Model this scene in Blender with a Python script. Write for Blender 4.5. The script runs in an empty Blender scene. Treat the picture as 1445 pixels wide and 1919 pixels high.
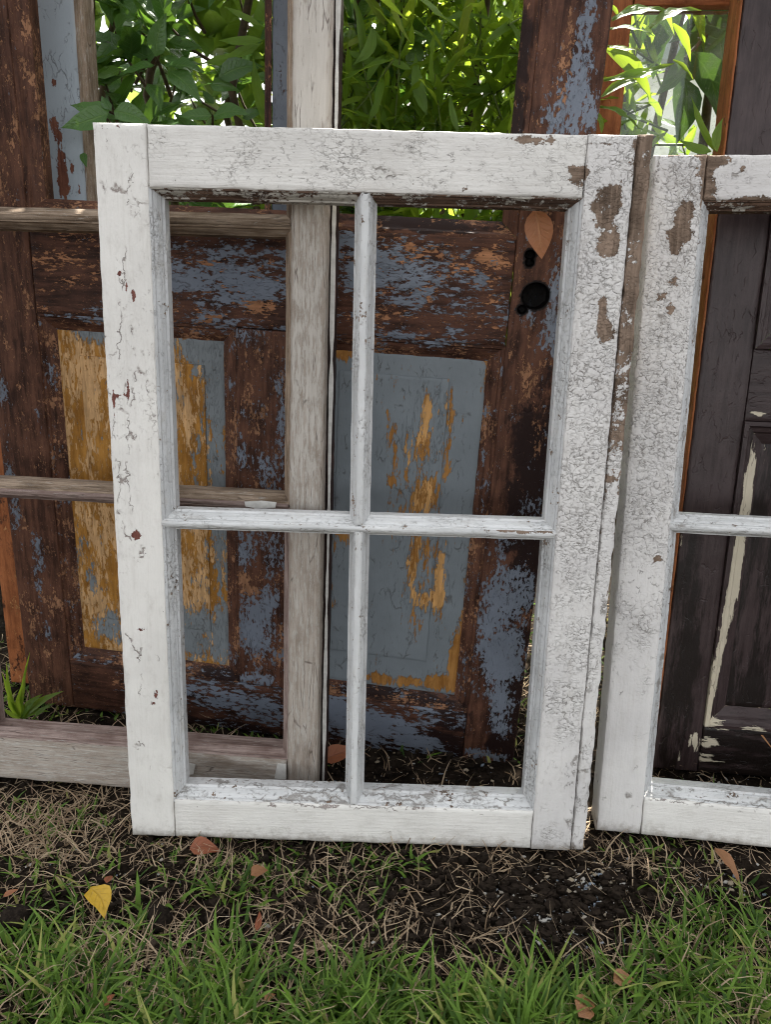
import bpy, math, random
import numpy as np
from mathutils import Matrix, Vector
R = math.radians
rng = np.random.default_rng(7)
random.seed(7)
scene = bpy.context.scene
col = scene.collection

# ------------------------------------------------------------------ camera, sky, sun, exposure
F, PCX, PCY = 1386.0, 722.5, 959.5           # focal length and centre of the photograph in its own pixels
PITCH, ROLL, CAMH = R(18.5), 0.03, 0.80
FW = np.array([0, math.cos(PITCH), -math.sin(PITCH)])
_up = np.array([0, math.sin(PITCH), math.cos(PITCH)]); _rt = np.array([1.0, 0, 0])
RT = math.cos(ROLL) * _rt + math.sin(ROLL) * _up
UP = -math.sin(ROLL) * _rt + math.cos(ROLL) * _up
CAM = np.array([0, 0, CAMH])
cd = bpy.data.cameras.new('camera'); cam = bpy.data.objects.new('camera', cd); col.objects.link(cam)
m = Matrix.Identity(4)
for i in range(3):
    m[i][0], m[i][1], m[i][2], m[i][3] = RT[i], UP[i], -FW[i], CAM[i]
cam.matrix_world = m
cd.sensor_fit = 'VERTICAL'; cd.sensor_height = 36; cd.lens = 36 * F / 1919
cd.clip_start = 0.02; cd.clip_end = 300
cd.dof.use_dof = True; cd.dof.focus_distance = 1.06; cd.dof.aperture_fstop = 9.0
scene.camera = cam

SUN_EL, SUN_AZ = R(58), R(14)                 # the sun stands behind the doors, a little to the right
w = bpy.data.worlds.new('World'); scene.world = w; w.use_nodes = True
nt = w.node_tree; bg = nt.nodes['Background']
sky = nt.nodes.new('ShaderNodeTexSky'); sky.sky_type = 'NISHITA'; sky.sun_disc = False
sky.sun_elevation = SUN_EL; sky.sun_rotation = SUN_AZ; sky.dust_density = 2.0; sky.ozone_density = 1.0
bw = nt.nodes.new('ShaderNodeRGBToBW'); mx = nt.nodes.new('ShaderNodeMix'); mx.data_type = 'RGBA'
mx.inputs[0].default_value = 0.94              # thin bright cloud takes most of the blue out of the sky
nt.links.new(sky.outputs[0], bw.inputs[0]); nt.links.new(sky.outputs[0], mx.inputs[6]); nt.links.new(bw.outputs[0], mx.inputs[7])
nt.links.new(mx.outputs[2], bg.inputs[0]); bg.inputs[1].default_value = 0.15
sl = bpy.data.lights.new('sun', 'SUN'); sl.energy = 5.0; sl.angle = R(0.5); sl.color = (1, 0.95, 0.86)
so = bpy.data.objects.new('sun', sl); col.objects.link(so)
sd = Vector((math.sin(SUN_AZ) * math.cos(SUN_EL), math.cos(SUN_AZ) * math.cos(SUN_EL), math.sin(SUN_EL)))
so.rotation_euler = sd.to_track_quat('Z', 'Y').to_euler()
vs = scene.view_settings
vs.view_transform = 'Standard'; vs.look = 'None'; vs.gamma = 1; vs.use_curve_mapping = False
vs.exposure = 2.05
scene.render.engine = 'CYCLES'
scene.cycles.filter_width = 1.1; scene.cycles.max_bounces = 8; scene.cycles.transparent_max_bounces = 12

# ------------------------------------------------------------------ picture <-> place
def ray(x, y): return FW + (x - PCX) / F * RT - (y - PCY) / F * UP
def ground_at(x, y, z=0.0):
    d = ray(x, y); return CAM + d * (z - CAMH) / d[2]
def at(x, y, Y):
    d = ray(x, y); return CAM + d * (Y / d[1])
def project(P):
    d = np.asarray(P, float) - CAM; z = d @ FW
    return PCX + F * (d @ RT) / z, PCY - F * (d @ UP) / z, z

class Plane:
    """a leaning board-like thing: u to its right, v up along it, w towards the viewer"""
    def __init__(s, o, yaw, lean, tilt):
        s.o = np.array(o, float)
        u = np.array([math.cos(yaw), math.sin(yaw), 0]); n = np.array([math.sin(yaw), -math.cos(yaw), 0]); zz = np.array([0, 0, 1.0])
        v = math.cos(lean) * zz - math.sin(lean) * n; s.w = math.cos(lean) * n + math.sin(lean) * zz
        s.u = math.cos(tilt) * u + math.sin(tilt) * v; s.v = -math.sin(tilt) * u + math.cos(tilt) * v
    def loc(s, x, y, wf=0.0):
        d = ray(x, y); t = ((s.o + s.w * wf - CAM) @ s.w) / (d @ s.w); q = CAM + d * t - s.o
        return float(q @ s.u), float(q @ s.v)
    def scale(s, x, y):                       # metres per photograph pixel around (x, y)
        a = s.loc(x, y); b = s.loc(x + 10, y); c = s.loc(x, y + 10)
        return math.hypot(b[0] - a[0], b[1] - a[1]) / 10, math.hypot(c[0] - a[0], c[1] - a[1]) / 10
    def matrix(s):
        m = Matrix.Identity(4)
        for i in range(3): m[i][0], m[i][1], m[i][2], m[i][3] = s.u[i], s.v[i], s.w[i], s.o[i]
        return m
    def P(s, u, v, w_=0): return s.o + s.u * u + s.v * v + s.w * w_

def tag(o, label=None, cat=None, group=None, kind=None):
    if label: o['label'] = label
    if cat: o['category'] = cat
    if group: o['group'] = group
    if kind: o['kind'] = kind
    return o
def empty(name, plane=None, loc=None, **k):
    o = bpy.data.objects.new(name, None); col.objects.link(o); o.empty_display_size = 0.05
    if plane is not None: o.matrix_world = plane.matrix()
    if loc is not None: o.location = loc
    return tag(o, **k)
def mesh_obj(name, verts, faces, mat=None, parent=None, attrs=None, smooth=None, **k):
    me = bpy.data.meshes.new(name)
    me.from_pydata([tuple(v) for v in verts] if not isinstance(verts, np.ndarray) else verts.tolist(), [], faces if isinstance(faces, list) else faces.tolist())
    for n_, a in (attrs or {}).items():
        a = np.asarray(a, np.float32)
        if a.ndim == 1: me.attributes.new(n_, 'FLOAT', 'POINT').data.foreach_set('value', a)
        else: me.attributes.new(n_, 'FLOAT_VECTOR', 'POINT').data.foreach_set('vector', a.ravel())
    if smooth is not None:
        me.polygons.foreach_set('use_smooth', np.ones(len(me.polygons), bool))
        if smooth < 3: me.set_sharp_from_angle(angle=smooth)
    if mat: me.materials.append(mat)
    o = bpy.data.objects.new(name, me); col.objects.link(o)
    if parent is not None: o.parent = parent
    return tag(o, **k)

# ------------------------------------------------------------------ numbers: noise and painted-wear fields
def vnoise(x, y, seed=0):
    x = np.asarray(x, float); y = np.asarray(y, float)
    xi = np.floor(x).astype(np.int64); yi = np.floor(y).astype(np.int64); fx = x - xi; fy = y - yi
    fx = fx * fx * (3 - 2 * fx); fy = fy * fy * (3 - 2 * fy)
    def h(a, b):
        n = (a * 374761393 + b * 668265263 + seed * 982451653) & 0x7fffffff
        n = ((n ^ (n >> 13)) * 1274126177) & 0x7fffffff
        return ((n ^ (n >> 16)) & 0xffff) / 65535.0
    return (h(xi, yi) * (1 - fx) + h(xi + 1, yi) * fx) * (1 - fy) + (h(xi, yi + 1) * (1 - fx) + h(xi + 1, yi + 1) * fx) * fy
def fbm(x, y, seed=0, o=4):
    s = 0; a = 0.5
    for i in range(o): s = s + a * vnoise(x * 2 ** i, y * 2 ** i, seed + i * 17); a *= 0.5
    return s
def spots(pl, base, lst):
    """a wear field over a plane; every spot is (photo x, photo y, radius x, radius y, amount)"""
    S = []
    for (x, y, rx, ry, a) in lst:
        u, v = pl.loc(x, y); su, sv = pl.scale(x, y); S.append((u, v, rx * su, ry * sv, a))
    def f(u, v):
        r = np.full(np.shape(u), float(base))
        for (a, b, ra, rb, am) in S:
            d2 = ((u - a) / ra) ** 2 + ((v - b) / rb) ** 2
            r = r + am * np.exp(-d2 ** 1.5)
        return r
    return f

# ------------------------------------------------------------------ building boards and mouldings
_seed = [0]
def board(name, parent, u0, u1, v0, v1, wf, wb, mat, grain='v', res=0.005, fields=None, bev=0.003, wob=0.0005, pits=(), **k):
    _seed[0] += 1; sd_ = _seed[0]
    def lines(a, b):
        n = max(2, int(round((b - a - 2 * bev) / res)))
        return np.concatenate([[a, a + .3 * bev], np.linspace(a + bev, b - bev, n + 1), [b - .3 * bev, b]])
    us, vs_ = lines(u0, u1), lines(v0, v1); nu, nv = len(us), len(vs_)
    U, V = np.meshgrid(us, vs_)
    d = np.minimum(np.minimum(U - u0, u1 - U), np.minimum(V - v0, v1 - V))
    bb = bev * (0.7 + 0.9 * fbm(U * 25, V * 25, sd_))
    t = np.clip(1 - d / bb, 0, 1)
    W = wf - bb * (1 - np.sqrt(np.maximum(0, 1 - t * t)))
    W = W + wob * 2 * (fbm(U * 40, V * 40, sd_ + 5) - .47)
    UU, VV = U.copy(), V.copy()
    edge = np.clip(1 - d / 0.006, 0, 1)
    UU += edge * wob * 2 * (vnoise(V * 90, U * 0, sd_ + 9) - .5) * (np.minimum(U - u0, u1 - U) < 0.006)
    VV += edge * wob * 2 * (vnoise(U * 90, V * 0, sd_ + 11) - .5) * (np.minimum(V - v0, v1 - V) < 0.006)
    pit = np.zeros_like(U)
    for (pu, pv, pr, pd) in pits:
        r = np.hypot(UU - pu, VV - pv); ang = np.arctan2(VV - pv, UU - pu)
        rr = pr * (1 + .03 * np.sin(2 * ang + 1))
        near = (np.abs(r - rr) < res * 0.75) & (r > 1e-6)
        UU = np.where(near, pu + (UU - pu) * rr / np.maximum(r, 1e-6), UU); VV = np.where(near, pv + (VV - pv) * rr / np.maximum(r, 1e-6), VV)
        W = np.where(r < rr - res * 0.75, wf - pd, W); pit = np.maximum(pit, (r < rr + .002) * 1.0)
    front = np.stack([UU, VV, W], -1).reshape(-1, 3)
    idx = np.arange(nu * nv).reshape(nv, nu)
    faces = np.stack([idx[:-1, :-1], idx[:-1, 1:], idx[1:, 1:], idx[1:, :-1]], -1).reshape(-1, 4).tolist()
    ring = np.concatenate([idx[0, :-1], idx[:-1, -1], idx[-1, :0:-1], idx[:0:-1, 0]])
    mid = front[ring].copy(); mid[:, 2] = (wf * .5 + wb * .5); back = front[ring].copy(); back[:, 2] = wb
    n0 = len(front); n1 = n0 + len(ring); L = len(ring)
    for i in range(L):
        j = (i + 1) % L
        faces.append([int(ring[j]), int(ring[i]), n0 + i, n0 + j]); faces.append([n0 + j, n0 + i, n1 + i, n1 + j])
    faces.append([n1 + i for i in range(L)][::-1])
    verts = np.concatenate([front, mid, back])
    off = np.array([sd_ * 1.37, sd_ * 0.77, sd_ * .31])
    gp = (verts[:, [1, 0, 2]] if grain == 'v' else verts[:, [0, 1, 2]]) + off
    attrs = {'gp': gp}
    for an, fn in (fields or {}).items():
        val = fn(verts[:, 0], verts[:, 1]); attrs[an] = val
    if 'edge' not in attrs:
        attrs['edge'] = np.concatenate([np.clip(1 - d / .012, 0, 1).ravel(), np.ones(2 * L)])
    if len(pits): attrs['pit'] = np.concatenate([pit.ravel(), np.zeros(2 * L)])
    if len(pits): attrs['a3'] = attrs.get('a3', np.full(len(verts), -2.0)) + np.concatenate([pit.ravel() * 4, np.zeros(2 * L)])
    return mesh_obj(name, verts, faces, mat, parent, attrs, smooth=R(40), **k)

def moulding(parent, u0, u1, v0, v1, prof, mat, sides='LRTB', fields=None, name='moulding', res=0.008, wob=0.0006, sc={}, **k):
    """mitred moulding round the inside of an opening; prof is a list of (inset, w). Each side is a mesh of its own."""
    out = []
    for s in sides:
        _seed[0] += 1; sd_ = _seed[0]
        d0 = np.array([p[0] for p in prof]); d = d0 * sc.get(s, 1)
        lo_s, hi_s = ('B', 'T') if s in 'LR' else ('L', 'R'); w_ = np.array([p[1] for p in prof])
        L = (v1 - v0) if s in 'LR' else (u1 - u0)
        n = max(3, int(L / res)); t = np.linspace(0, 1, n + 1)
        T, D = np.meshgrid(t, d, indexing='ij'); _, W = np.meshgrid(t, w_, indexing='ij')
        a0, a1 = (v0, v1) if s in 'LR' else (u0, u1); D0 = np.meshgrid(t, d0, indexing='ij')[1]
        A = (a0 + D0 * sc.get(lo_s, 1)) * (1 - T) + (a1 - D0 * sc.get(hi_s, 1)) * T
        wv = wob * 2 * (fbm(A * 45, D * 200, sd_) - .47)
        W2 = W + wv; D2 = D + wv * (D > 1e-6)
        if s == 'L': P = np.stack([u0 + D2, A, W2], -1)
        elif s == 'R': P = np.stack([u1 - D2, A, W2], -1)
        elif s == 'B': P = np.stack([A, v0 + D2, W2], -1)
        else: P = np.stack([A, v1 - D2, W2], -1)
        m_ = len(d); idx = np.arange((n + 1) * m_).reshape(n + 1, m_)
        q = np.stack([idx[:-1, :-1], idx[1:, :-1], idx[1:, 1:], idx[:-1, 1:]], -1).reshape(-1, 4)
        if s in 'LT': q = q[:, ::-1]
        if s == 'L' or s == 'R': q = q[:, ::-1] if False else q
        verts = P.reshape(-1, 3)
        arc = np.concatenate([[0], np.cumsum(np.hypot(np.diff(d), np.diff(w_)))])
        gp = np.stack([A, np.broadcast_to(arc, A.shape), np.zeros_like(A)], -1).reshape(-1, 3) + np.array([sd_ * 1.37, sd_ * .77, sd_ * .31])
        attrs = {'gp': gp, 'edge': np.zeros(len(verts))}
        for an, fn in (fields or {}).items(): attrs[an] = fn(verts[:, 0], verts[:, 1])
        out.append(mesh_obj(name, verts, q, mat, parent, attrs, smooth=R(35), **k))
    return out

# ------------------------------------------------------------------ materials
class NT:
    def __init__(s, name):
        s.mat = bpy.data.materials.new(name); s.mat.use_nodes = True; s.t = s.mat.node_tree; s.N = s.t.nodes
        s.bsdf = s.N['Principled BSDF']; s.out = s.N['Material Output']
    def node(s, ty, **p):
        n = s.N.new(ty)
        for k_, v_ in p.items(): setattr(n, k_, v_)
        return n
    def put(s, sock, v):
        if v is None: return
        if hasattr(v, 'is_output'): s.t.links.new(v, sock)
        elif isinstance(v, (tuple, list)) and sock.type == 'RGBA' and len(v) == 3: sock.default_value = (*v, 1)
        else: sock.default_value = v
    def attr(s, name, vec=False):
        n = s.node('ShaderNodeAttribute', attribute_name=name); return n.outputs['Vector' if vec else 'Fac']
    def math(s, op, a, b=None, c=None, clamp=False):
        n = s.node('ShaderNodeMath', operation=op, use_clamp=clamp); s.put(n.inputs[0], a); s.put(n.inputs[1], b); s.put(n.inputs[2], c); return n.outputs[0]
    def vmath(s, op, a, b=None):
        n = s.node('ShaderNodeVectorMath', operation=op); s.put(n.inputs[0], a); s.put(n.inputs[1], b); return n.outputs[0]
    def noise(s, vec, scale, detail=4, rough=.55, dist=0, colr=False):
        n = s.node('ShaderNodeTexNoise'); s.put(n.inputs['Vector'], vec); n.inputs['Scale'].default_value = scale
        n.inputs['Detail'].default_value = detail; n.inputs['Roughness'].default_value = rough; n.inputs['Distortion'].default_value = dist
        return n.outputs['Color' if colr else 'Fac']
    def vor(s, vec, scale=1, feature='DISTANCE_TO_EDGE', rand=1.0, out=0):
        n = s.node('ShaderNodeTexVoronoi', feature=feature); s.put(n.inputs['Vector'], vec); n.inputs['Scale'].default_value = scale
        n.inputs['Randomness'].default_value = rand; return n.outputs[out]
    def step(s, x, a, b, lo=0.0, hi=1.0):
        n = s.node('ShaderNodeMapRange', interpolation_type='SMOOTHSTEP'); s.put(n.inputs[0], x)
        s.put(n.inputs[1], a); s.put(n.inputs[2], b); s.put(n.inputs[3], lo); s.put(n.inputs[4], hi); return n.outputs[0]
    def mix(s, f, a, b):
        n = s.node('ShaderNodeMix', data_type='RGBA'); s.put(n.inputs[0], f); s.put(n.inputs[6], a); s.put(n.inputs[7], b); return n.outputs[2]
    def mixf(s, f, a, b):
        n = s.node('ShaderNodeMix'); s.put(n.inputs[0], f); s.put(n.inputs[2], a); s.put(n.inputs[3], b); return n.outputs[0]
    def bump(s, h, dist, strength=1.0, normal=None):
        n = s.node('ShaderNodeBump'); s.put(n.inputs['Height'], h); n.inputs['Distance'].default_value = dist; n.inputs['Strength'].default_value = strength
        if normal is not None: s.put(n.inputs['Normal'], normal)
        return n.outputs[0]
    def fin(s, color, rough, normal=None, **kw):
        b = s.bsdf; s.put(b.inputs['Base Color'], color); s.put(b.inputs['Roughness'], rough)
        if normal is not None: s.put(b.inputs['Normal'], normal)
        for k_, v_ in kw.items(): s.put(b.inputs[k_.replace('_', ' ')], v_)
        return s.mat

def wood(nt_, gp, lo, hi, stretch=14, scale=160):
    g = nt_.vmath('MULTIPLY', gp, (1.0 / stretch, 1, 1))
    a = nt_.noise(g, scale, 6, .65, .3); b = nt_.noise(gp, 22, 4, .6)
    f = nt_.math('ADD', nt_.math('MULTIPLY', a, .75), nt_.math('MULTIPLY', b, .5))
    return nt_.mix(nt_.step(f, .42, .82), lo, hi), a

def white_mat(name, paint=(.71, .70, .67), tint=(.62, .615, .61), woodlo=(.10, .07, .05), woodhi=(.30, .22, .165), cell=(.0062, .0092), gritty=.6, rough=.5, longw=.03, grime=.3, bn=3.2, crkcol=(.19, .17, .15)):
    n = NT(name); gp = n.attr('gp', True); bare = n.attr('bare'); crk = n.attr('crk'); lng = n.attr('lng'); edge = n.attr('edge')
    wc, wg = wood(n, gp, woodlo, woodhi)
    dn = n.vmath('SUBTRACT', n.noise(gp, 70, 3, .6, colr=True), (.5, .5, .5))
    P = n.vmath('ADD', gp, n.vmath('ADD', n.vmath('MULTIPLY', dn, (.010, .012, .004)), n.vmath('MULTIPLY', n.vmath('SUBTRACT', n.noise(gp, 260, 2, .6, colr=True), (.5, .5, .5)), (.006, .006, .002))))
    Pc = n.vmath('MULTIPLY', P, (1 / cell[0], 1 / cell[1], 1 / cell[1]))
    d1 = n.vor(Pc); rnd = n.vor(Pc, feature='F1', out=1)
    brk = n.step(n.noise(gp, 190, 3, .65), .44, .60)
    area = n.step(n.math('ADD', crk, n.math('MULTIPLY', n.math('SUBTRACT', n.noise(gp, 16, 4, .6), .5), 3.4)), .25, 1.25)
    c1 = n.math('MULTIPLY', n.math('MULTIPLY', n.step(d1, .0, .085, 1, 0), brk), area)
    Pl = n.vmath('MULTIPLY', n.vmath('ADD', P, n.vmath('MULTIPLY', dn, (.01, .012, 0))), (1 / .11, 1 / .022, 1 / .022))
    d2 = n.vor(Pl); la = n.step(n.math('ADD', lng, n.math('MULTIPLY', n.math('SUBTRACT', n.noise(gp, 30, 3, .6), .5), 3.2)), .42, .72)
    c2 = n.math('MULTIPLY', n.step(d2, .0, longw * 2, 1, 0), la)
    # short nicks along the grain
    Pn = n.vmath('MULTIPLY', P, (1 / .016, 1 / .0045, 1 / .0045)); d3 = n.vor(Pn)
    c3 = n.math('MULTIPLY', n.math('MULTIPLY', n.step(d3, .0, .06, 1, 0), n.step(n.noise(gp, 120, 2, .5), .53, .65)), n.step(n.math('ADD', crk, n.math('MULTIPLY', lng, 1.1)), .05, .9))
    big = n.step(n.noise(gp, 20, 3, .6), .46, .58)
    e0 = n.vor(n.vmath('ADD', n.vmath('MULTIPLY', Pc, (.55, .62, .62)), (3.3, 5.1, 1.4)))
    c0 = n.math('MULTIPLY', n.math('MULTIPLY', n.step(e0, .0, .07, 1, 0), n.step(n.noise(gp, 140, 3, .6), .42, .55)), area)
    c1 = n.mixf(big, c1, c0)
    crack = n.math('MAXIMUM', c1, n.math('MAXIMUM', c2, n.math('MULTIPLY', c3, .8)))
    b = n.math('ADD', bare, n.math('MULTIPLY', n.math('SUBTRACT', n.noise(gp, 40, 8, .72), .5), bn))
    b = n.math('ADD', b, n.math('MULTIPLY', n.math('SUBTRACT', n.noise(gp, 230, 4, .7), .5), 1.9))
    b = n.math('ADD', b, n.math('MULTIPLY', n.math('SUBTRACT', rnd, .5), .75))
    b = n.math('ADD', b, n.math('MULTIPLY', n.math('SUBTRACT', edge, .72), n.math('MAXIMUM', 0.0, n.math('MULTIPLY', edge, .9))))
    bm = n.step(b, -.03, .05)
    pc = n.mix(n.step(n.noise(gp, 9, 5, .6), .35, .7), paint, tint)
    gr = n.math('MULTIPLY', n.step(n.noise(n.vmath('MULTIPLY', gp, (.5, 1, 1)), 55, 6, .7), .5, .8), grime)
    pc = n.mix(gr, pc, (.36, .33, .29))
    halo = n.math('MULTIPLY', n.math('MULTIPLY', n.step(d1, 0, .3, 1, 0), area), .08)
    pc = n.mix(halo, pc, (.34, .31, .27))
    pc = n.mix(n.math('MULTIPLY', crack, .78), pc, crkcol)
    halo2 = n.step(b, -.22, -.02, 0, .3)
    pc = n.mix(halo2, pc, (.78, .77, .75))
    pc = n.mix(n.step(n.noise(n.vmath('MULTIPLY', gp, (.06, 1, 1)), 210, 5, .7), .5, .72, 0, .22), pc, (.45, .42, .37))
    dots = n.step(n.vor(gp, 70, 'F1'), .0, .09, 1, 0); dots = n.math('MULTIPLY', n.step(dots, .25, .5), n.step(n.noise(gp, 30, 2, .5), .56, .6))
    pc = n.mix(n.math('MULTIPLY', dots, .8), pc, (.06, .05, .04))
    mud = n.step(n.math('ADD', n.attr('mud'), n.math('MULTIPLY', n.math('SUBTRACT', n.noise(gp, 60, 6, .75), .5), 1.8)), .3, 1.1)
    pc = n.mix(n.math('MULTIPLY', mud, .6), pc, (.20, .165, .125))
    c = n.mix(bm, pc, wc)
    e1 = n.vor(n.vmath('ADD', n.vmath('MULTIPLY', Pc, (.72, .72, .72)), (7.3, 2.1, 4.4)))
    c4 = n.math('MULTIPLY', n.math('MULTIPLY', n.step(e1, .0, .07, 1, 0), n.step(n.noise(gp, 170, 2, .6), .5, .6)), area)
    dome = n.math('MULTIPLY', n.step(n.mixf(big, d1, e0), 0, .35), n.math('MULTIPLY', area, .7))
    h = n.math('ADD', n.math('MULTIPLY', n.math('SUBTRACT', 1.0, bm), 1.2), dome)
    h = n.math('SUBTRACT', h, n.math('MULTIPLY', n.math('MAXIMUM', crack, c4), 1.2))
    h = n.math('ADD', h, n.math('MULTIPLY', n.noise(gp, 260, 4, .6), gritty))
    brs = n.noise(n.vmath('MULTIPLY', gp, (.05, 1, 1)), 260, 4, .7)
    h = n.math('ADD', h, n.math('MULTIPLY', brs, .9))
    return n.fin(c, n.mixf(bm, rough, .85), n.bump(h, .0011, .9), Specular_IOR_Level=.25)

def peel_mat(name, lo=(.024, .0105, .0075), hi=(.125, .057, .036), tan=(.27, .14, .078), paint=(.17, .195, .24), dark=(.018, .009, .008),
             kt=8.5, kp=9, stretch=1.8, scale=50, prough=.45, brough=.55, pvar=.8, spec=.14, sp=.45):
    """wood or old paint (lo..hi), bare tan wood where a1 > 0, dark stain and painted-in shade where a3 > 0, a top coat of paint left where a2 > 0"""
    n = NT(name); gp = n.attr('gp', True); a1, a2, a3 = n.attr('a1'), n.attr('a2'), n.attr('a3')
    base, g = wood(n, gp, lo, hi, 9, 120)
    gs = n.vmath('MULTIPLY', gp, (1 / stretch, 1, 1))
    speck = n.step(n.noise(gs, 420, 3, .7), .60, .70)
    base = n.mix(n.math('MULTIPLY', speck, sp), base, tan)
    m3 = n.step(n.math('ADD', a3, n.math('MULTIPLY', n.math('SUBTRACT', n.noise(gs, 26, 8, .75), .5), 4)), -.15, .25)
    base = n.mix(m3, base, dark)
    fine = n.math('SUBTRACT', n.noise(gs, scale * 4.2, 6, .72), .5)
    n1 = n.math('ADD', n.math('MULTIPLY', n.math('SUBTRACT', n.noise(gs, scale * .8, 6, .6), .5), kt * .55), n.math('MULTIPLY', n.math('SUBTRACT', n.noise(gs, scale * 5.1, 6, .72), .5), kt * .62))
    m1 = n.step(n.math('ADD', a1, n1), -.04, .06)
    tc, _ = wood(n, gp, tuple(x * .62 for x in tan), tuple(min(1, x * 1.25) for x in tan), 10, 200)
    c = n.mix(m1, base, tc)
    n2 = n.math('ADD', n.math('MULTIPLY', n.math('SUBTRACT', n.noise(gs, scale * .62, 6, .6), .5), kp * .5), n.math('MULTIPLY', fine, kp * .68))
    f2 = n.math('ADD', a2, n2)
    m2 = n.step(f2, -.02, .03)
    pcol = n.mix(n.step(n.noise(gp, 14, 6, .65), .3, .72), paint, tuple(x * pvar for x in paint))
    cr = n.step(n.vor(n.vmath('MULTIPLY', n.vmath('ADD', gp, n.vmath('MULTIPLY', n.noise(gp, 60, 3, .6, colr=True), (.02, .02, 0))), (1 / .05, 1 / .012, 1 / .012))), 0, .05, 1, 0)
    cr = n.math('MULTIPLY', cr, n.step(n.noise(gp, 35, 3, .6), .5, .62))
    pcol = n.mix(n.math('MULTIPLY', cr, .55), pcol, (.05, .04, .035))
    rim = n.math('MULTIPLY', n.step(f2, .0, .16, 1, 0), .25)
    pcol = n.mix(rim, pcol, tuple(min(1, x * 1.6) for x in paint))
    c = n.mix(m2, c, pcol)
    c = n.mix(n.math('MULTIPLY', n.attr('pit'), .92), c, (.004, .0035, .003))  # pit interiors blackened: the shade inside the holes put into the colour
    h = n.math('ADD', m2, n.math('MULTIPLY', n.math('SUBTRACT', 1.0, m1), .4)); h = n.math('ADD', h, n.math('MULTIPLY', g, .5))
    h = n.math('ADD', h, n.math('MULTIPLY', n.noise(gp, 300, 3, .6), .25)); h = n.math('SUBTRACT', h, n.math('MULTIPLY', cr, .4))
    r = n.mixf(m2, n.mixf(m1, brough, .75), prough)
    return n.fin(c, r, n.bump(h, .0014, .95), Specular_IOR_Level=spec)

def grey_mat(name, lo=(.27, .225, .185), hi=(.46, .41, .36), stain=(.16, .12, .09), pale=(.55, .53, .49)):
    n = NT(name); gp = n.attr('gp', True); edge = n.attr('edge'); a1 = n.attr('a1'); a2 = n.attr('a2')
    c, g = wood(n, gp, lo, hi, 16, 230)
    res = n.step(n.math('ADD', n.noise(n.vmath('MULTIPLY', gp, (.15, 1, 1)), 260, 6, .75), n.math('MULTIPLY', a2, .4)), .52, .66)
    c = n.mix(n.math('MULTIPLY', res, .6), c, pale)
    sp = n.step(n.noise(gp, 900, 2, .6), .60, .72); c = n.mix(n.math('MULTIPLY', sp, .35), c, (.62, .59, .54))
    st = n.step(n.math('ADD', n.noise(n.vmath('MULTIPLY', gp, (.25, 1, 1)), 38, 5, .65), n.math('MULTIPLY', a1, .6)), .62, .9)
    c = n.mix(n.math('MULTIPLY', st, .75), c, stain)
    c = n.mix(n.math('MULTIPLY', n.step(edge, .4, 1), .35), c, stain)
    crk = n.step(n.vor(n.vmath('MULTIPLY', n.vmath('ADD', gp, n.vmath('MULTIPLY', n.noise(gp, 50, 2, .5, colr=True), (.01, .006, 0))), (1 / .12, 1 / .012, 1 / .012))), 0, .03, 1, 0)
    crk = n.math('MULTIPLY', crk, n.step(n.noise(gp, 22, 3, .6), .5, .6)); c = n.mix(n.math('MULTIPLY', crk, .7), c, (.07, .05, .04))
    h = n.math('ADD', n.math('MULTIPLY', g, 1.3), n.math('MULTIPLY', res, .4)); h = n.math('SUBTRACT', h, crk)
    return n.fin(c, .85, n.bump(h, .0009, .9), Specular_IOR_Level=.12)

def plain_mat(name, c, c2=None, rough=.6, scale=60, bumpd=.0005, **k):
    k.setdefault('Specular_IOR_Level', .08 if rough > .85 else .4)
    n = NT(name); tc = n.node('ShaderNodeTexCoord').outputs['Object']
    f = n.noise(tc, scale, 6, .65)
    return n.fin(n.mix(n.step(f, .35, .68), c, c2 or tuple(x * .7 for x in c)), rough, n.bump(n.noise(tc, scale * 4, 4, .6), bumpd, .8), **k)

M_white = white_mat('cracked_white_paint', cell=(.0058, .0082), paint=(.70, .685, .665), tint=(.60, .585, .575))
M_white_smooth = white_mat('smooth_white_paint', bn=1.8, crkcol=(.15, .10, .085), cell=(.014, .012), gritty=.55, paint=(.77, .755, .715), tint=(.68, .665, .63), longw=.018, grime=.4, woodlo=(.10, .03, .025), woodhi=(.22, .09, .07))
M_white_top = white_mat('top_rail_white_paint', cell=(.009, .006), gritty=.6, paint=(.73, .715, .68), tint=(.62, .605, .575), longw=.03)
M_white_mould = white_mat('moulding_white_paint', cell=(.012, .007), gritty=.8, paint=(.66, .67, .67), tint=(.55, .56, .56), grime=.5, longw=.04)
M_white_side = white_mat('shaded_weathered_moulding_paint', cell=(.010, .006), gritty=1.1, paint=(.56, .57, .575), tint=(.45, .46, .465), grime=.7, longw=.05)  # side mouldings' shade put into the paint, darker than the upward ones
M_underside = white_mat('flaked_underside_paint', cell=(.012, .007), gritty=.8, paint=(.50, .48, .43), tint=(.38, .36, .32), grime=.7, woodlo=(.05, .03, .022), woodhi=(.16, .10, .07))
M_brown = peel_mat('peeling_brown_door')
M_dkbrown = peel_mat('dark_brown_door', lo=(.018, .007, .006), hi=(.085, .034, .024), tan=(.26, .13, .07), paint=(.225, .25, .29), stretch=1.8)
M_rail = peel_mat('peeling_lock_rail', lo=(.017, .008, .006), hi=(.095, .042, .027), tan=(.32, .155, .08), paint=(.165, .19, .235), stretch=2.5, scale=46)
M_ochre = peel_mat('ochre_panel', lo=(.19, .082, .014), hi=(.42, .205, .045), tan=(.50, .31, .15), paint=(.20, .225, .24), dark=(.10, .05, .02), stretch=3.2, scale=40)
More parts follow.
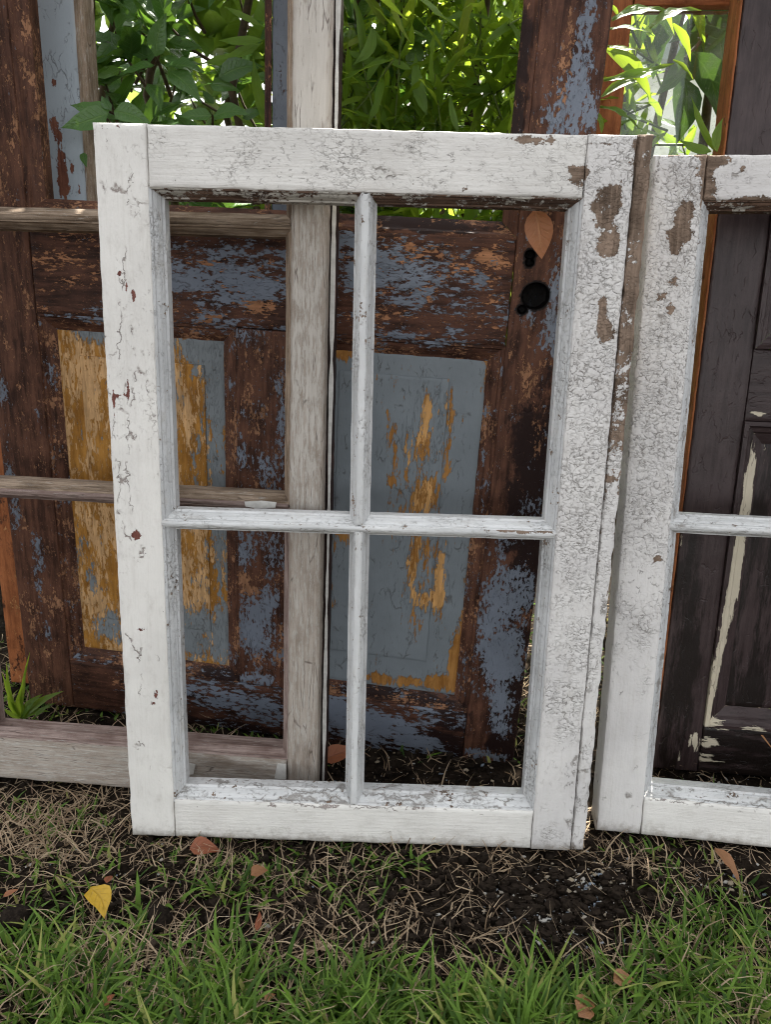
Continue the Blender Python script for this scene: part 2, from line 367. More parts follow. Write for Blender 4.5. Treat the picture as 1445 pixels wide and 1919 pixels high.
M_greypanel = peel_mat('grey_blue_panel', lo=(.20, .085, .018), hi=(.40, .20, .06), tan=(.52, .29, .11), paint=(.185, .212, .232), dark=(.08, .04, .02), stretch=4.5, scale=46, kt=7, kp=8, prough=.5, pvar=.86)
M_grey = grey_mat('weathered_grey_wood')
M_greypink = grey_mat('weathered_pinkish_wood', lo=(.15, .10, .085), hi=(.38, .30, .27), stain=(.10, .06, .05))
M_greybar = grey_mat('weathered_tan_wood', lo=(.13, .09, .06), hi=(.36, .28, .21), stain=(.045, .03, .02))
M_darkdoor = peel_mat('purple_brown_door_paint', lo=(.027, .017, .017), hi=(.058, .040, .040), tan=(.58, .50, .37), paint=(.58, .52, .40), dark=(.012, .008, .007), kt=1.2, kp=5, sp=0, stretch=6, prough=.6, brough=.36, pvar=.9, spec=.3)
M_blue = peel_mat('light_blue_stile', lo=(.10, .035, .025), hi=(.24, .10, .06), tan=(.4, .2, .1), paint=(.40, .455, .50), stretch=2, kp=3.5, pvar=.92)
M_bluegrey = peel_mat('shaded_blue_grey_stile', lo=(.05, .03, .025), hi=(.14, .08, .06), tan=(.3, .2, .14), paint=(.12, .135, .16), kp=3)  # right stile of the blue door, its shade put into the darker paint
M_orange = peel_mat('orange_brown_wood', lo=(.16, .05, .018), hi=(.36, .13, .05), tan=(.45, .22, .09), paint=(.3, .2, .1), kt=3)

# ------------------------------------------------------------------ the setting: ground and what lies far behind
def build_ground():
    xs = np.concatenate([np.linspace(-60, -1.6, 22), np.arange(-1.05, 1.2, .0055), np.linspace(1.8, 60, 22)])
    ys = np.concatenate([np.linspace(-30, .2, 14), np.arange(.42, 2.1, .0055), np.linspace(2.4, 90, 26)])
    X, Y = np.meshgrid(xs, ys)
    fade = np.clip((1.2 - np.abs(X)) / .3, 0, 1) * np.clip((2.3 - Y) / .4, 0, 1) * np.clip((Y - .2) / .2, 0, 1)
    Z = -.008 + fade * (.030 * (fbm(X * 7, Y * 7, 3, 3) - .45) * .8 + .014 * (fbm(X * 38, Y * 38, 8, 4) - .46) + .006 * (vnoise(X * 150, Y * 150, 21) - .5))
    Z = np.minimum(Z, .006) - .004
    idx = np.arange(X.size).reshape(X.shape)
    q = np.stack([idx[:-1, :-1], idx[:-1, 1:], idx[1:, 1:], idx[1:, :-1]], -1).reshape(-1, 4)
    n = NT('soil'); tc = n.node('ShaderNodeTexCoord').outputs['Object']
    f = n.noise(tc, 30, 8, .7); c = n.mix(n.step(f, .35, .7), (.008, .006, .0045), (.034, .025, .018))
    s = n.step(n.noise(tc, 420, 3, .6), .66, .72); c = n.mix(n.math('MULTIPLY', s, .5), c, (.16, .13, .10))
    n.fin(c, .95, n.bump(n.noise(tc, 220, 6, .7), .004, 1), Specular_IOR_Level=.05)
    o = mesh_obj('ground', np.stack([X, Y, Z], -1).reshape(-1, 3), q, n.mat, smooth=4, kind='structure')
    return xs, ys, Z
GX, GY, GZ = build_ground()
def gz(x, y):
    i = np.clip(np.searchsorted(GX, x), 0, len(GX) - 1); j = np.clip(np.searchsorted(GY, y), 0, len(GY) - 1); return GZ[j, i]

def box(name, parent, x0, x1, y0, y1, z0, z1, mat, **k):
    v = [(x, y, z) for x in (x0, x1) for y in (y0, y1) for z in (z0, z1)]
    f = [[0, 1, 3, 2], [4, 6, 7, 5], [0, 4, 5, 1], [2, 3, 7, 6], [0, 2, 6, 4], [1, 5, 7, 3]]
    return mesh_obj(name, v, f, mat, parent, **k)
M_pave = plain_mat('pale_paving', (.52, .50, .46), (.42, .40, .36), .9, 3)
mesh_obj('path', [(-14, 2.75, .012), (16, 2.75, .012), (16, 7.5, .012), (-14, 7.5, .012)], [[0, 1, 2, 3]], M_pave, kind='structure')
M_pale = plain_mat('pale_render', (.75, .74, .72), (.68, .67, .65), .9, 4)
M_fence = plain_mat('grey_fence_paint', (.30, .33, .33), (.22, .24, .24), .6, 8)
fe = empty('picket_fence', loc=(1.0, 4.6, 0), label='grey picket fence across the pale path behind the glazed window', cat='fence')
for i in range(26): box('picket', fe, -1.6 + i * .13, -1.53 + i * .13, -.02, .02, .05, 1.25, M_fence)
for z in (.25, .95): box('rail', fe, -1.65, 1.8, .022, .06, z, z + .08, M_fence)
for x in (-1.7, .05, 1.8): box('post', fe, x, x + .09, .062, .15, 0, 1.45, M_fence)
hs = empty('white_house', loc=(2.5, 9.5, 0), label='white rendered house far behind the fence and bushes', cat='house')
box('wall', hs, -3.2, 6, 0, 5, 0, 3.0, M_pale)
box('roof', hs, -3.5, 6.3, -.3, 5.3, 3.0, 3.25, M_fence)
M_pane = plain_mat('dark_pane', (.03, .035, .04), (.05, .055, .06), .15, 4)
for x in (-1.6, 1.4, 4.2):
    wn = box('window', hs, x, x + 1.1, -.05, .0 - .001, 1.0, 2.2, M_pale); box('pane', wn, x + .08, x + 1.02, -.06, -.051, 1.08, 2.12, M_pane)

# ------------------------------------------------------------------ white sashes
PROF = [(-.003, -.0034), (0, -.0034), (.0012, -.0042), (.0016, -.0075), (.003, -.0085), (.0046, -.0115), (.0054, -.0155), (.0062, -.0165), (.0066, -.0195), (.0086, -.0205), (.0086, -.038)]
def white_sash(pl, label, flds, mats, W=.659, H=.954, sl=.0645, sr=.0775, tr=.0705, br=.062, T=.04, split=None):
    root = empty('window_sash', pl, label=label, cat='window sash', group='white window sashes leaning in a row')
    ou0, ou1, ov0, ov1 = sl, W - sr, br, H - tr
    um, vm, hm = (ou0 + ou1) / 2, .4735, .0048
    F_ = flds
    mudf = lambda u, v: np.exp(-np.maximum(v, 0) / .016) * .95 + .12
    def fl(*names): return {'mud': mudf, **{k: F_[n_] for k, n_ in zip(('bare', 'crk', 'lng'), names or ('bare', 'crk', 'lng'))}}
    board('stile', root, 0, sl - .0004, 0, H, 0, -T, mats['sl'], 'v', .004, fl('bare', 'crk', 'lng'), bev=.005)
    if split:
        board('stile', root, ou1 + .0004, W - .020, 0, H, 0, -T, mats['sr'], 'v', .004, fl('bare', 'crk', 'lng'))
        board('edge_strip', root, W - .0188, W, .0, H + .001, -.001, -T, mats['strip'], 'v', .0035, fl('bare_strip', 'crk', 'lng'), bev=.004, wob=.0012, label='split bare wood strip along the stile edge')
    else:
        board('stile', root, ou1 + .0004, W, 0, H, 0, -T, mats['sr'], 'v', .004, fl())
    board('top_rail', root, sl, ou1, ov1, H - .001, -.0006, -T, mats['top'], 'u', .004, fl('bare', 'crk', 'lng'))
    board('bottom_rail', root, sl, ou1, .001, ov0, -.0006, -T, mats['bot'], 'u', .004, fl('bare', 'crkb', 'lngb'))
    board('muntin', root, ou0 - .004, ou1 + .004, vm - hm - .001, vm + .0015, -.001, -T * .9, mats['bar'], 'u', .004, fl('bare_bar', 'crk', 'lng'), bev=.0025)
    for (a, b) in ((ov0, vm - hm - .001), (vm + .0015, ov1)):
        board('muntin', root, um - hm, um + hm, a + .0006, b - .0006, -.0016, -T * .9, mats['bar'], 'v', .0035, fl('bare_bar', 'crk', 'lng'), bev=.0025)
    for (a, b) in ((ou0, um - hm), (um + hm, ou1)):
        for (c, d) in ((ov0, vm - hm - .001), (vm + .0015, ov1)):
            sc = {'L': 1.45 if a == ou0 else 1, 'R': 1.45 if b == ou1 else 1, 'B': 1.6 if c == ov0 else 1.35, 'T': 1.05 if d == ov1 else 1}
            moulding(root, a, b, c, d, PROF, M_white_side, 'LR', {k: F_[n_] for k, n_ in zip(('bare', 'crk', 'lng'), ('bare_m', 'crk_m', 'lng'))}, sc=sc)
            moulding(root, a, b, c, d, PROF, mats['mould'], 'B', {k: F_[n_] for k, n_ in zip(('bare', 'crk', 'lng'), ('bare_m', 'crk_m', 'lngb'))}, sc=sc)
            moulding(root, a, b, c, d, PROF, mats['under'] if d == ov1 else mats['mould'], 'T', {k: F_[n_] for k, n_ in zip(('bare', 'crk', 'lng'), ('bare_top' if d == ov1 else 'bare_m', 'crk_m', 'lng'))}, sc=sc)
    return root

PM = Plane((-.3562, .8676, 0), -.0077, .0991, .0031)
const = lambda c: (lambda u, v: np.full(np.shape(u), float(c)))
fm = {
 'bare': spots(PM, -1.0, [(1135, 385, 29.12, 42.56, 1.6), (1143, 455, 24.64, 38.08, 1.7), (1128, 590, 11.2, 44.8, 1.55), (1140, 620, 17.92, 26.88, 1.55), (1160, 370, 12, 40, 0.9), (1085, 320, 24.64, 13.44, 1.45), (1000, 262, 67.2, 10.08, 1.5),
        (1085, 345, 30, 20, 0.6), (255, 1003, 9.856, 10.08, 1.65), (265, 1180, 14.34, 6.72, 1.35), (212, 760, 3.136, 50.4, 1.45), (215, 745, 7.168, 8.96, 1.15), (238, 535, 3.584, 20.16, 1.4), (250, 555, 5.376, 17.92, 1.4), (223, 512, 6.272, 7.84, 1.25),
        (240, 720, 3.584, 33.6, 1.25), (228, 742, 12.54, 4.48, 1.15), (292, 1300, 4.48, 15.68, 1.35), (285, 1320, 8.064, 5.6, 1.15), (870, 355, 11.2, 6.72, 1.55), (215, 240, 44.8, 8.96, 0.8), (1130, 268, 30, 6, 0.9), (1125, 1155, 8.96, 8.96, 1.55), (1085, 1470, 8, 10, 0.9), (780, 345, 14, 6, 0.9),
        (600, 375, 300, 9, 0.75), (1000, 376, 80, 9, 0.9), (1130, 1025, 18, 6, 0.8), (1188, 300, 10, 60, 0.9), (1180, 700, 5, 160, 0.9), (1165, 780, 6, 60, 0.8)]),
 'crk': spots(PM, .25, [(1130, 600, 110, 420, .75), (1080, 1100, 90, 300, .5), (700, 300, 420, 70, .35), (230, 300, 60, 100, .1), (285, 700, 20, 250, .35), (235, 650, 40, 400, -.25), (1040, 1480, 60, 120, .2), (240, 1100, 60, 500, -.35), (210, 450, 40, 250, -.3)]),
 'lng': spots(PM, -.12, [(230, 700, 45, 420, .72), (215, 1100, 30, 300, .4), (700, 320, 420, 60, .2), (1085, 1500, 25, 120, .7), (1130, 1100, 30, 300, .4), (1175, 500, 20, 300, .6), (280, 1330, 40, 160, .3)]),
 'crkb': spots(PM, -.15, [(660, 1500, 400, 12, .5)]), 'lngb': spots(PM, -.1, [(660, 1505, 420, 16, 1.0)]),
 'bare_strip': spots(PM, -.25, [(1215, 300, 40, 180, .8), (1200, 480, 40, 160, .6), (1175, 700, 30, 160, .45), (1150, 850, 30, 100, .2), (1120, 1300, 50, 400, -.5)]),
 'bare_bar': spots(PM, -.75, [(990, 990, 70, 12, 1.3), (840, 975, 110, 8, .4), (680, 600, 20, 200, .25), (560, 990, 10, 6, .5)]),
 'bare_m': spots(PM, -.62, [(660, 1500, 420, 14, .15)]), 'crk_m': const(.62),
 'bare_top': spots(PM, .05, [(400, 375, 60, 14, .5), (820, 378, 160, 14, .3), (620, 370, 80, 14, -.5)]),
}
white_sash(PM, 'cracked white four-pane window sash standing whole in front of everything, without glass', fm,
           dict(sl=M_white_smooth, sr=M_white, strip=M_white, top=M_white_top, bot=M_white_smooth, bar=M_white_mould, mould=M_white_mould, under=M_underside), split=True)
PR = Plane((.3320, .9072, 0), -.1330, .1451, .0198)
fr = {
 'bare': spots(PR, -1.0, [(1285, 405, 20.16, 38.08, 1.75), (1275, 440, 33.6, 15.68, 1.65), (1268, 455, 13.44, 22.4, 1.45), (1262, 530, 15.68, 13.44, 1.55), (1240, 555, 11.2, 15.68, 1.55), (1258, 580, 11.2, 11.2, 1.45), (1245, 600, 8, 8, .8), (1235, 1048, 13.44, 7.84, 1.75), (1280, 292, 60, 8, .9), (1312, 325, 14, 18, .9),
        (1330, 340, 15.68, 78.4, 1.65), (1410, 375, 40.32, 15.68, 1.7), (1345, 300, 33.6, 13.44, 1.55), (1370, 388, 56, 8.96, 1.55), (1395, 315, 6.72, 5.6, 1.35), (1440, 296, 60, 5, .9)]),
 'crk': spots(PR, .35, [(1260, 500, 80, 320, .7), (1220, 900, 80, 300, .5), (1180, 1450, 100, 150, -.4)]),
 'lng': spots(PR, .1, [(1270, 330, 60, 60, .6), (1290, 800, 20, 400, .4)]), 'crkb': const(-.2), 'lngb': spots(PR, -.1, [(1350, 1510, 200, 14, .9)]),
 'bare_bar': const(-.8), 'bare_m': const(-.6), 'crk_m': const(.62), 'bare_top': const(.35), 'bare_strip': const(-.5)}
white_sash(PR, 'cracked white window sash cut off by the right edge, with brown chips on its stile', fr,
           dict(sl=M_white, sr=M_white, strip=M_white, top=M_white, bot=M_white_smooth, bar=M_white_mould, mould=M_white_mould, under=M_underside), sl=.0655, sr=.0655, tr=.056, T=.052)

# ------------------------------------------------------------------ grey weathered sash between the white sash and the brown door
PG = Plane((-.0927, .9462, 0), -.0741, .0890, -.0014)
gs_ = empty('window_sash', PG, label='tall bare grey-brown window sash with horizontal bars behind the white four-pane sash', cat='window sash')
GT = .048; GH = 1.34; GL = -.536
ga = {'a1': spots(PG, .0, [(560, 1440, 40, 60, .5), (555, 1100, 30, 100, .15)]), 'a2': spots(PG, .1, [(580, 120, 60, 200, .5), (570, 700, 40, 300, .2)])}
gb = {'a1': const(.25), 'a2': const(-.1)}
GPROF = [(-.002, -.003), (0, -.003), (.002, -.004), (.0027, -.008), (.006, -.011), (.008, -.016), (.010, -.018), (.010, -.044)]
board('stile', gs_, -.048, 0, 0, GH, 0, -GT, M_grey, 'v', .004, ga)
board('stile', gs_, GL - .048, GL, 0, GH, 0, -GT, M_grey, 'v', .006, ga)
board('bottom_rail', gs_, GL + .0006, -.0486, 0, .072, -.0006, -GT, M_grey, 'u', .005, {'a1': spots(PG, .1, [(450, 1440, 100, 30, .3)]), 'a2': const(.1)})
board('top_rail', gs_, GL + .0006, -.0486, GH - .07, GH, -.0006, -GT, M_grey, 'u', .008, ga)
bars = (.8455, .4695)
for vb in bars: board('bar', gs_, GL + .0006, -.0486, vb, vb + .008, -.001, -GT * .9, M_greybar if vb > .6 else M_greypink, 'u', .005, gb)
ed = [.072, bars[1], bars[1] + .008, bars[0], bars[0] + .008, GH - .07]
for i in range(3): moulding(gs_, GL, -.048, ed[2 * i], ed[2 * i + 1], GPROF, M_greypink if i < 1 else M_greybar, 'LRTB', gb)
def flake(name, parent, pl, pts, w_, mat, th=.0012, **k):
    q = [pl.loc(x, y, w_) for x, y in pts]; n_ = len(q)
    v = [(a, b, w_ + th) for a, b in q] + [(a, b, w_) for a, b in q]
    f = [list(range(n_))[::-1], list(range(n_, 2 * n_))] + [[i, (i + 1) % n_, n_ + (i + 1) % n_, n_ + i] for i in range(n_)]
    return mesh_obj(name, v, f, mat, parent, **k)
M_flake = plain_mat('pale_paint_flake', (.62, .61, .58), (.5, .49, .46), .6, 90)
flake('paint_flake', gs_, PG, [(458, 940), (490, 938), (518, 941), (516, 951), (480, 952), (460, 949)], .003, M_flake, label='white paint flake on the bar')
flake('paint_flake', gs_, PG, [(347, 1428), (366, 1432), (362, 1450), (349, 1452)], .0005, M_flake, label='grey paint flake on the bottom rail')
flake('paint_flake', gs_, PG, [(520, 1430), (536, 1431), (536, 1460), (514, 1458)], .0005, M_flake)
# the ragged line of white paint left along the stile's side
board('parting_strip', gs_, .0008, .0085, .02, 1.2, -.020, -.045, M_dkbrown, 'v', .006, {'a1': const(-1.2), 'a2': const(-1.6), 'a3': const(.4)}, bev=.001, label='dark strip along the stile side')
ys_ = np.linspace(.03, 1.15, 110); cw = .0058 + .0016 * (fbm(ys_ * 9, ys_ * 0, 4) - .5); hw = np.clip(.0022 + .004 * (fbm(ys_ * 22, ys_ * 0, 9) - .45), .0005, .0032)
pv = [(c - h, y, -.0198) for y, c, h in zip(ys_, cw, hw)] + [(c + h, y, -.0198) for y, c, h in zip(ys_, cw, hw)]
pv += [(c - h, y, -.0184) for y, c, h in zip(ys_, cw, hw)] + [(c + h, y, -.0184) for y, c, h in zip(ys_, cw, hw)]
n_ = len(ys_); pf = []
for i in range(n_ - 1):
    pf += [[2 * n_ + i, 2 * n_ + i + 1, 3 * n_ + i + 1, 3 * n_ + i], [i, 2 * n_ + i, 2 * n_ + i + 1, i + 1], [n_ + i, n_ + i + 1, 3 * n_ + i + 1, 3 * n_ + i]]
mesh_obj('paint_strip', pv, pf, M_flake, gs_, label='ragged strip of white paint down the stile side')

# ------------------------------------------------------------------ brown peeling door
PA = Plane((-.6593, 1.2015, 0), -.1399, -.0030, -.0268)
dA = empty('panelled_door', PA, label='red-brown door with peeling grey-blue paint, ochre panel and a knob hole', cat='door', group='old doors standing behind the sashes')
AT = .042; AH = 1.95; AW = .9015
sL, mL, mR, sR = .0875, .410, .4925, .8140
lr0, lr1, br1 = .7150, .860, .100
def fA(a1, a2, a3=None): return {'a1': spots(PA, *a1), 'a2': spots(PA, *a2), 'a3': spots(PA, *(a3 or (-1.2, [])))}
board('stile', dA, 0, sL - .0003, 0, AH, 0, -AT, M_brown, 'v', .005, fA((-.85, [(20, 150, 60, 160, .3), (90, 1150, 50, 60, .35), (30, 420, 30, 200, .25), (100, 1280, 50, 60, .3)]),
      (-1.25, [(75, 1040, 18, 50, .95), (70, 1090, 10, 40, .9), (0, 720, 14, 40, 1.5), (72, 770, 8, 10, 1.2), (30, 980, 10, 90, 1.0), (15, 860, 12, 80, .8), (90, 1180, 8, 20, 1.2), (105, 550, 6, 60, .6), (100, 160, 10, 60, .5)]), (-.7, [(40, 480, 30, 60, .4)])))
board('stile', dA, sR + .0003, AW, 0, AH, 0, -AT, M_brown, 'v', .0019, fA((-.85, [(1010, 430, 30, 40, .5), (1000, 700, 40, 60, .45), (1040, 300, 40, 260, .35)]),
      (-.95, [(1095, 90, 24, 120, 1.25), (1060, 180, 40, 80, .8), (1040, 235, 26, 40, .9), (1100, 210, 30, 60, .7), (990, 590, 20, 20, .8), (1035, 590, 18, 70, 1.0), (1030, 680, 16, 60, .8), (965, 780, 14, 14, .8), (1035, 960, 20, 60, .9), (990, 945, 24, 22, .9),
              (940, 1020, 30, 40, .9), (955, 1100, 50, 50, 1.2), (935, 1180, 46, 90, 1.45), (930, 1260, 50, 60, .9), (940, 1350, 26, 60, 1.25), (890, 1410, 30, 14, 1.1), (940, 1420, 30, 10, 1.1), (1045, 480, 12, 40, .8)]),
      (-.9, [(1000, 870, 60, 200, 1.3), (990, 1150, 60, 250, 1.2), (950, 1380, 80, 100, 1.0), (975, 300, 10, 400, .5)])), wob=.0006,
      pits=[(*PA.loc(1004, 555), .019, .0385), (*PA.loc(979, 580), .007, .02), (*PA.loc(994, 478), .0075, .022), (*PA.loc(993, 492), .0065, .02)])
board('lock_rail', dA, sL, sR, lr0, lr1, -.0008, -AT, M_rail, 'u', .005, fA((-.72, [(110, 470, 60, 80, .3), (400, 500, 60, 20, .75), (470, 560, 60, 30, .8), (390, 590, 30, 14, .9), (800, 490, 90, 30, .8), (760, 560, 60, 30, .7), (920, 500, 30, 90, .7), (700, 600, 60, 20, .6), (280, 590, 60, 30, .5)]),
      (-.30, [(130, 500, 100, 120, -.9), (400, 530, 130, 60, .65), (360, 470, 80, 30, .3), (420, 440, 60, 20, -.2), (340, 590, 50, 40, -.4), (500, 480, 40, 90, -.1), (520, 590, 50, 30, -.5), (660, 480, 60, 60, .55), (740, 520, 80, 60, .45), (850, 530, 80, 40, .45), (820, 470, 40, 30, .3), (930, 520, 40, 100, -.6), (840, 600, 80, 30, .1), (700, 430, 80, 18, -.5), (890, 440, 80, 30, -.4), (650, 590, 50, 30, -.5)]),
      (-.9, [(150, 450, 60, 30, .7), (330, 590, 60, 20, .3), (640, 430, 80, 15, .8), (420, 450, 100, 15, .5)])))
board('bottom_rail', dA, sL, sR, 0, br1, -.0008, -AT, M_rail, 'u', .005, fA((-1.2, [(240, 1290, 60, 30, .3)]),
      (-.3, [(170, 1280, 90, 80, -.7), (470, 1310, 90, 16, .5), (400, 1310, 60, 20, .4), (380, 1350, 40, 30, -.6), (490, 1345, 50, 22, .6), (640, 1350, 60, 40, .95), (740, 1370, 80, 30, .85), (790, 1400, 60, 20, .4), (700, 1330, 60, 14, .2), (850, 1400, 40, 60, -.5), (850, 1420, 20, 10, .7)]),
      (-.2, [(430, 1370, 90, 20, 1.0), (780, 1420, 150, 30, 1.0), (830, 1360, 40, 50, .6), (170, 1290, 90, 40, -.3)])))
board('mid_stile', dA, mL, mR, br1 + .0006, lr0 - .0006, -.0012, -AT, M_brown, 'v', .0045, fA((-.75, [(480, 720, 20, 140, .3), (460, 1080, 40, 16, 1.0), (480, 1110, 30, 10, 1.0), (500, 1230, 30, 20, .7)]),
      (-.75, [(455, 630, 18, 24, .75), (520, 690, 16, 60, .85), (528, 800, 10, 60, .6), (500, 880, 40, 40, .8), (450, 840, 12, 60, .45), (480, 950, 50, 60, .55), (455, 1020, 30, 40, .6), (515, 1040, 26, 60, .6), (480, 1180, 40, 70, 1.15), (500, 1130, 40, 30, .6), (480, 1275, 40, 12, .9)]), (-1, [(480, 1260, 50, 30, .9)])))
APROF = [(-.0015, -.0042), (0, -.0032), (.004, -.0035), (.006, -.0065), (.012, -.0075), (.016, -.011), (.021, -.0135), (.024, -.0155)]
mf = fA((-.45, []), (-.75, [(160, 590, 100, 12, .9), (400, 600, 60, 10, .7), (780, 640, 80, 12, .6), (870, 1000, 14, 60, -.1)]), (-.7, [(750, 1310, 160, 16, 1.2), (430, 1270, 80, 16, 1.2), (180, 1235, 60, 10, .8), (880, 900, 12, 400, .3)]))
moulding(dA, sL, mL, br1, lr0, APROF, M_brown, 'LRTB', mf); moulding(dA, mR, sR, br1, lr0, APROF, M_brown, 'LRTB', mf)
pin = .0225
fo = fA((-.15, [(150, 700, 50, 140, .35), (200, 1010, 40, 60, .5), (330, 700, 30, 60, .3), (370, 680, 20, 40, .3), (355, 1100, 40, 80, .3), (180, 1130, 50, 50, .4)]),
        (-.95, [(150, 607, 90, 24, 1.9), (180, 635, 40, 20, 1.1), (380, 640, 60, 55, 1.7), (330, 650, 30, 30, .9), (412, 720, 26, 90, 1.5), (400, 810, 26, 90, 1.05), (410, 920, 24, 90, 1.2), (350, 705, 16, 14, 1.0), (370, 760, 14, 80, .7), (410, 1060, 24, 120, 1.5), (390, 1200, 50, 60, 1.5), (345, 1010, 14, 30, .6), (350, 1190, 26, 50, 1.0), (180, 1180, 30, 30, 1.2), (210, 1190, 20, 30, 1.0), (165, 1100, 14, 30, .9), (360, 900, 10, 60, .8)]), (-1.1, [(370, 1255, 80, 12, .8), (340, 1080, 20, 90, .5)]))
p1 = board('panel', dA, sL + pin, mL - pin, br1 + pin, lr0 - pin, -.0145, -.03, M_ochre, 'v', .005, fo, label='ochre yellow panel with patches of grey-blue paint')
u0, v0 = PA.loc(172, 1186); u1, v1 = PA.loc(366, 668)
board('panel_field', p1, sL + .06, mL - .055, PA.loc(375, 1188)[1], lr0 - .062, -.0125, -.0144, M_ochre, 'v', .005, fo, bev=.0012)
fp = fA((-1.1, [(800, 820, 34, 70, 1.35), (795, 760, 14, 60, 1.1), (760, 860, 10, 30, 1.0), (840, 790, 10, 70, 1.0), (790, 930, 26, 40, 1.15), (770, 1080, 18, 70, 1.2), (820, 1110, 30, 50, 1.15), (828, 1060, 10, 60, 1.1), (745, 850, 20, 60, .5), (810, 1010, 40, 60, .6), (780, 1130, 60, 30, .6)]),
        (1.25, [(795, 860, 55, 170, -.75), (790, 1060, 55, 130, -.75), (790, 825, 16, 50, -1.0), (800, 765, 8, 44, -1.0), (842, 775, 6, 60, -1.1), (838, 870, 8, 40, -.9), (795, 930, 18, 30, -.9), (768, 1080, 14, 60, -1.1), (800, 1130, 34, 16, -1.0), (826, 1090, 13, 60, -1.2), (775, 960, 8, 50, -.6), (760, 840, 8, 50, -.6), (735, 840, 10, 50, -.9), (725, 800, 14, 40, -.6), (730, 905, 12, 12, -.9), (640, 665, 18, 16, -1.8), (650, 1010, 26, 20, -1.5),
               (922, 680, 14, 60, -2.3), (905, 660, 30, 14, -2.2), (922, 780, 12, 100, -2.0), (905, 900, 11, 120, -2.0), (884, 1080, 12, 120, -2.0), (862, 1240, 26, 60, -2.4), (830, 1290, 60, 16, -2.2), (720, 1282, 70, 14, -1.8), (700, 1260, 8, 30, -1.2), (790, 652, 140, 14, -2.0), (770, 1180, 30, 40, -.8), (620, 1080, 8, 80, -1.0), (795, 1240, 6, 20, -.9)]),
        (-1.2, [(640, 1290, 60, 14, 1.0)]))
p2 = board('panel', dA, mR + pin, sR - pin, br1 + pin, lr0 - pin, -.0145, -.03, M_greypanel, 'v', .0045, fp, label='grey-blue panel flaking to light orange wood')
board('panel_field', p2, PA.loc(626, 900)[0], PA.loc(826, 900)[0], PA.loc(750, 1241)[1], PA.loc(780, 708)[1], -.0122, -.0144, M_greypanel, 'v', .0045, fp, bev=.0012)
OPROF = [(-.0015, -.0042), (0, -.0032), (.005, -.004), (.008, -.009), (.014, -.011), (.020, -.016), (.0225, -.018), (.0225, -.04)]
moulding(dA, sL, sR, lr1, AH - .09, OPROF, M_brown, 'LRTB', fA((-.6, [(65, 200, 20, 200, .3)]), (-1.3, [(80, 300, 12, 60, .9)]), (-.5, [(975, 150, 20, 200, .9), (800, 420, 200, 20, .9)])))
board('top_rail', dA, sL, sR, AH - .09, AH, -.0008, -AT, M_rail, 'u', .012, fA((-.7, []), (-.3, [])))

# ------------------------------------------------------------------ light blue door behind the brown one
PE = Plane((-.62, 1.275, 0), -.13, .02, -.02)
dE = empty('sash_door', PE, label='narrow light blue sash door with an open light, behind the brown door', cat='door', group='old doors standing behind the sashes')
fe1 = {'a1': const(-1), 'a2': spots(PE, .95, [(105, 240, 14, 24, -1.2), (115, 300, 12, 40, -1.3), (120, 350, 14, 30, -1.4), (100, 155, 6, 10, -1.4), (95, 225, 10, 10, -.9), (135, 315, 6, 20, -1.3), (148, 360, 8, 30, -.9)]), 'a3': const(-1)}
board('stile', dE, .028, .108, 0, 1.8, 0, -.036, M_blue, 'v', .005, fe1)
fe2 = {'a1': const(-.8), 'a2': spots(PE, .55, [(520, 120, 8, 60, -.3)]), 'a3': const(-.6)}
board('stile', dE, .412, .480, 0, 1.8, 0, -.036, M_bluegrey, 'v', .005, fe2, label='blue-grey stile with shade put into its colour')
board('lock_rail', dE, .1086, .4114, .62, .76, -.001, -.036, M_blue, 'u', .01, fe1)
board('bottom_rail', dE, .1086, .4114, 0, .2, -.001, -.036, M_blue, 'u', .01, fe1)
board('top_rail', dE, .1086, .4114, 1.7, 1.8, -.001, -.036, M_blue, 'u', .01, fe1)
board('panel', dE, .1086, .4114, 0.2006, .6194, -.012, -.026, M_blue, 'v', .02, fe1)
moulding(dE, .108, .412, .76, 1.70, [(0, .001), (.004, .002), (.006, -.002), (.011, -.004), (.014, -.010), (.014, -.032)], M_greybar, 'LTB', {'a1': const(.2), 'a2': const(0)})
moulding(dE, .108, .412, .76, 1.70, [(0, .001), (.004, .002), (.006, -.002), (.011, -.004), (.014, -.010), (.014, -.032)], M_dkbrown, 'R', {'a1': const(-.5), 'a2': const(-1.5), 'a3': const(-1)})

# ------------------------------------------------------------------ dark purple-brown door on the right
PD = Plane((.4692, 1.0595, 0), -.0961, .1107, .0088)
dD = empty('panelled_door', PD, label='dark purple-brown panelled door with cream paint showing at its mouldings', cat='door', group='old doors standing behind the sashes')
DT = .056; DS = .0735; DH = 1.55; DW = .78
def fD(a2, a3=None): return {'a1': const(-3), 'a2': spots(PD, *a2), 'a3': spots(PD, *(a3 or (-.8, [])))}
dfl = fD((-1.3, [(1262, 900, 6, 60, .9), (1278, 1010, 5, 30, 1.3), (1342, 560, 4, 30, 1.2), (1285, 940, 4, 30, .9), (1410, 770, 20, 8, 1.3), (1300, 1390, 16, 24, 1.6), (1275, 1415, 8, 22, 1.6)]), (-.8, [(1280, 1250, 60, 300, 1.0)]))
board('stile', dD, 0, DS - .0006, 0, DH, 0, -DT, M_darkdoor, 'v', .005, dfl)
board('stile', dD, DW - DS, DW, 0, DH, 0, -DT, M_darkdoor, 'v', .02, fD((-2, [])))
board('bottom_rail', dD, DS, DW - DS - .0006, 0, .085, -.0006, -DT, M_darkdoor, 'u', .005, fD((-1.5, [(1330, 1390, 30, 14, 1.9), (1320, 1420, 30, 12, 1.7), (1380, 1432, 40, 8, 1.2), (1345, 1362, 60, 10, 1.6)]), (.2, [])))
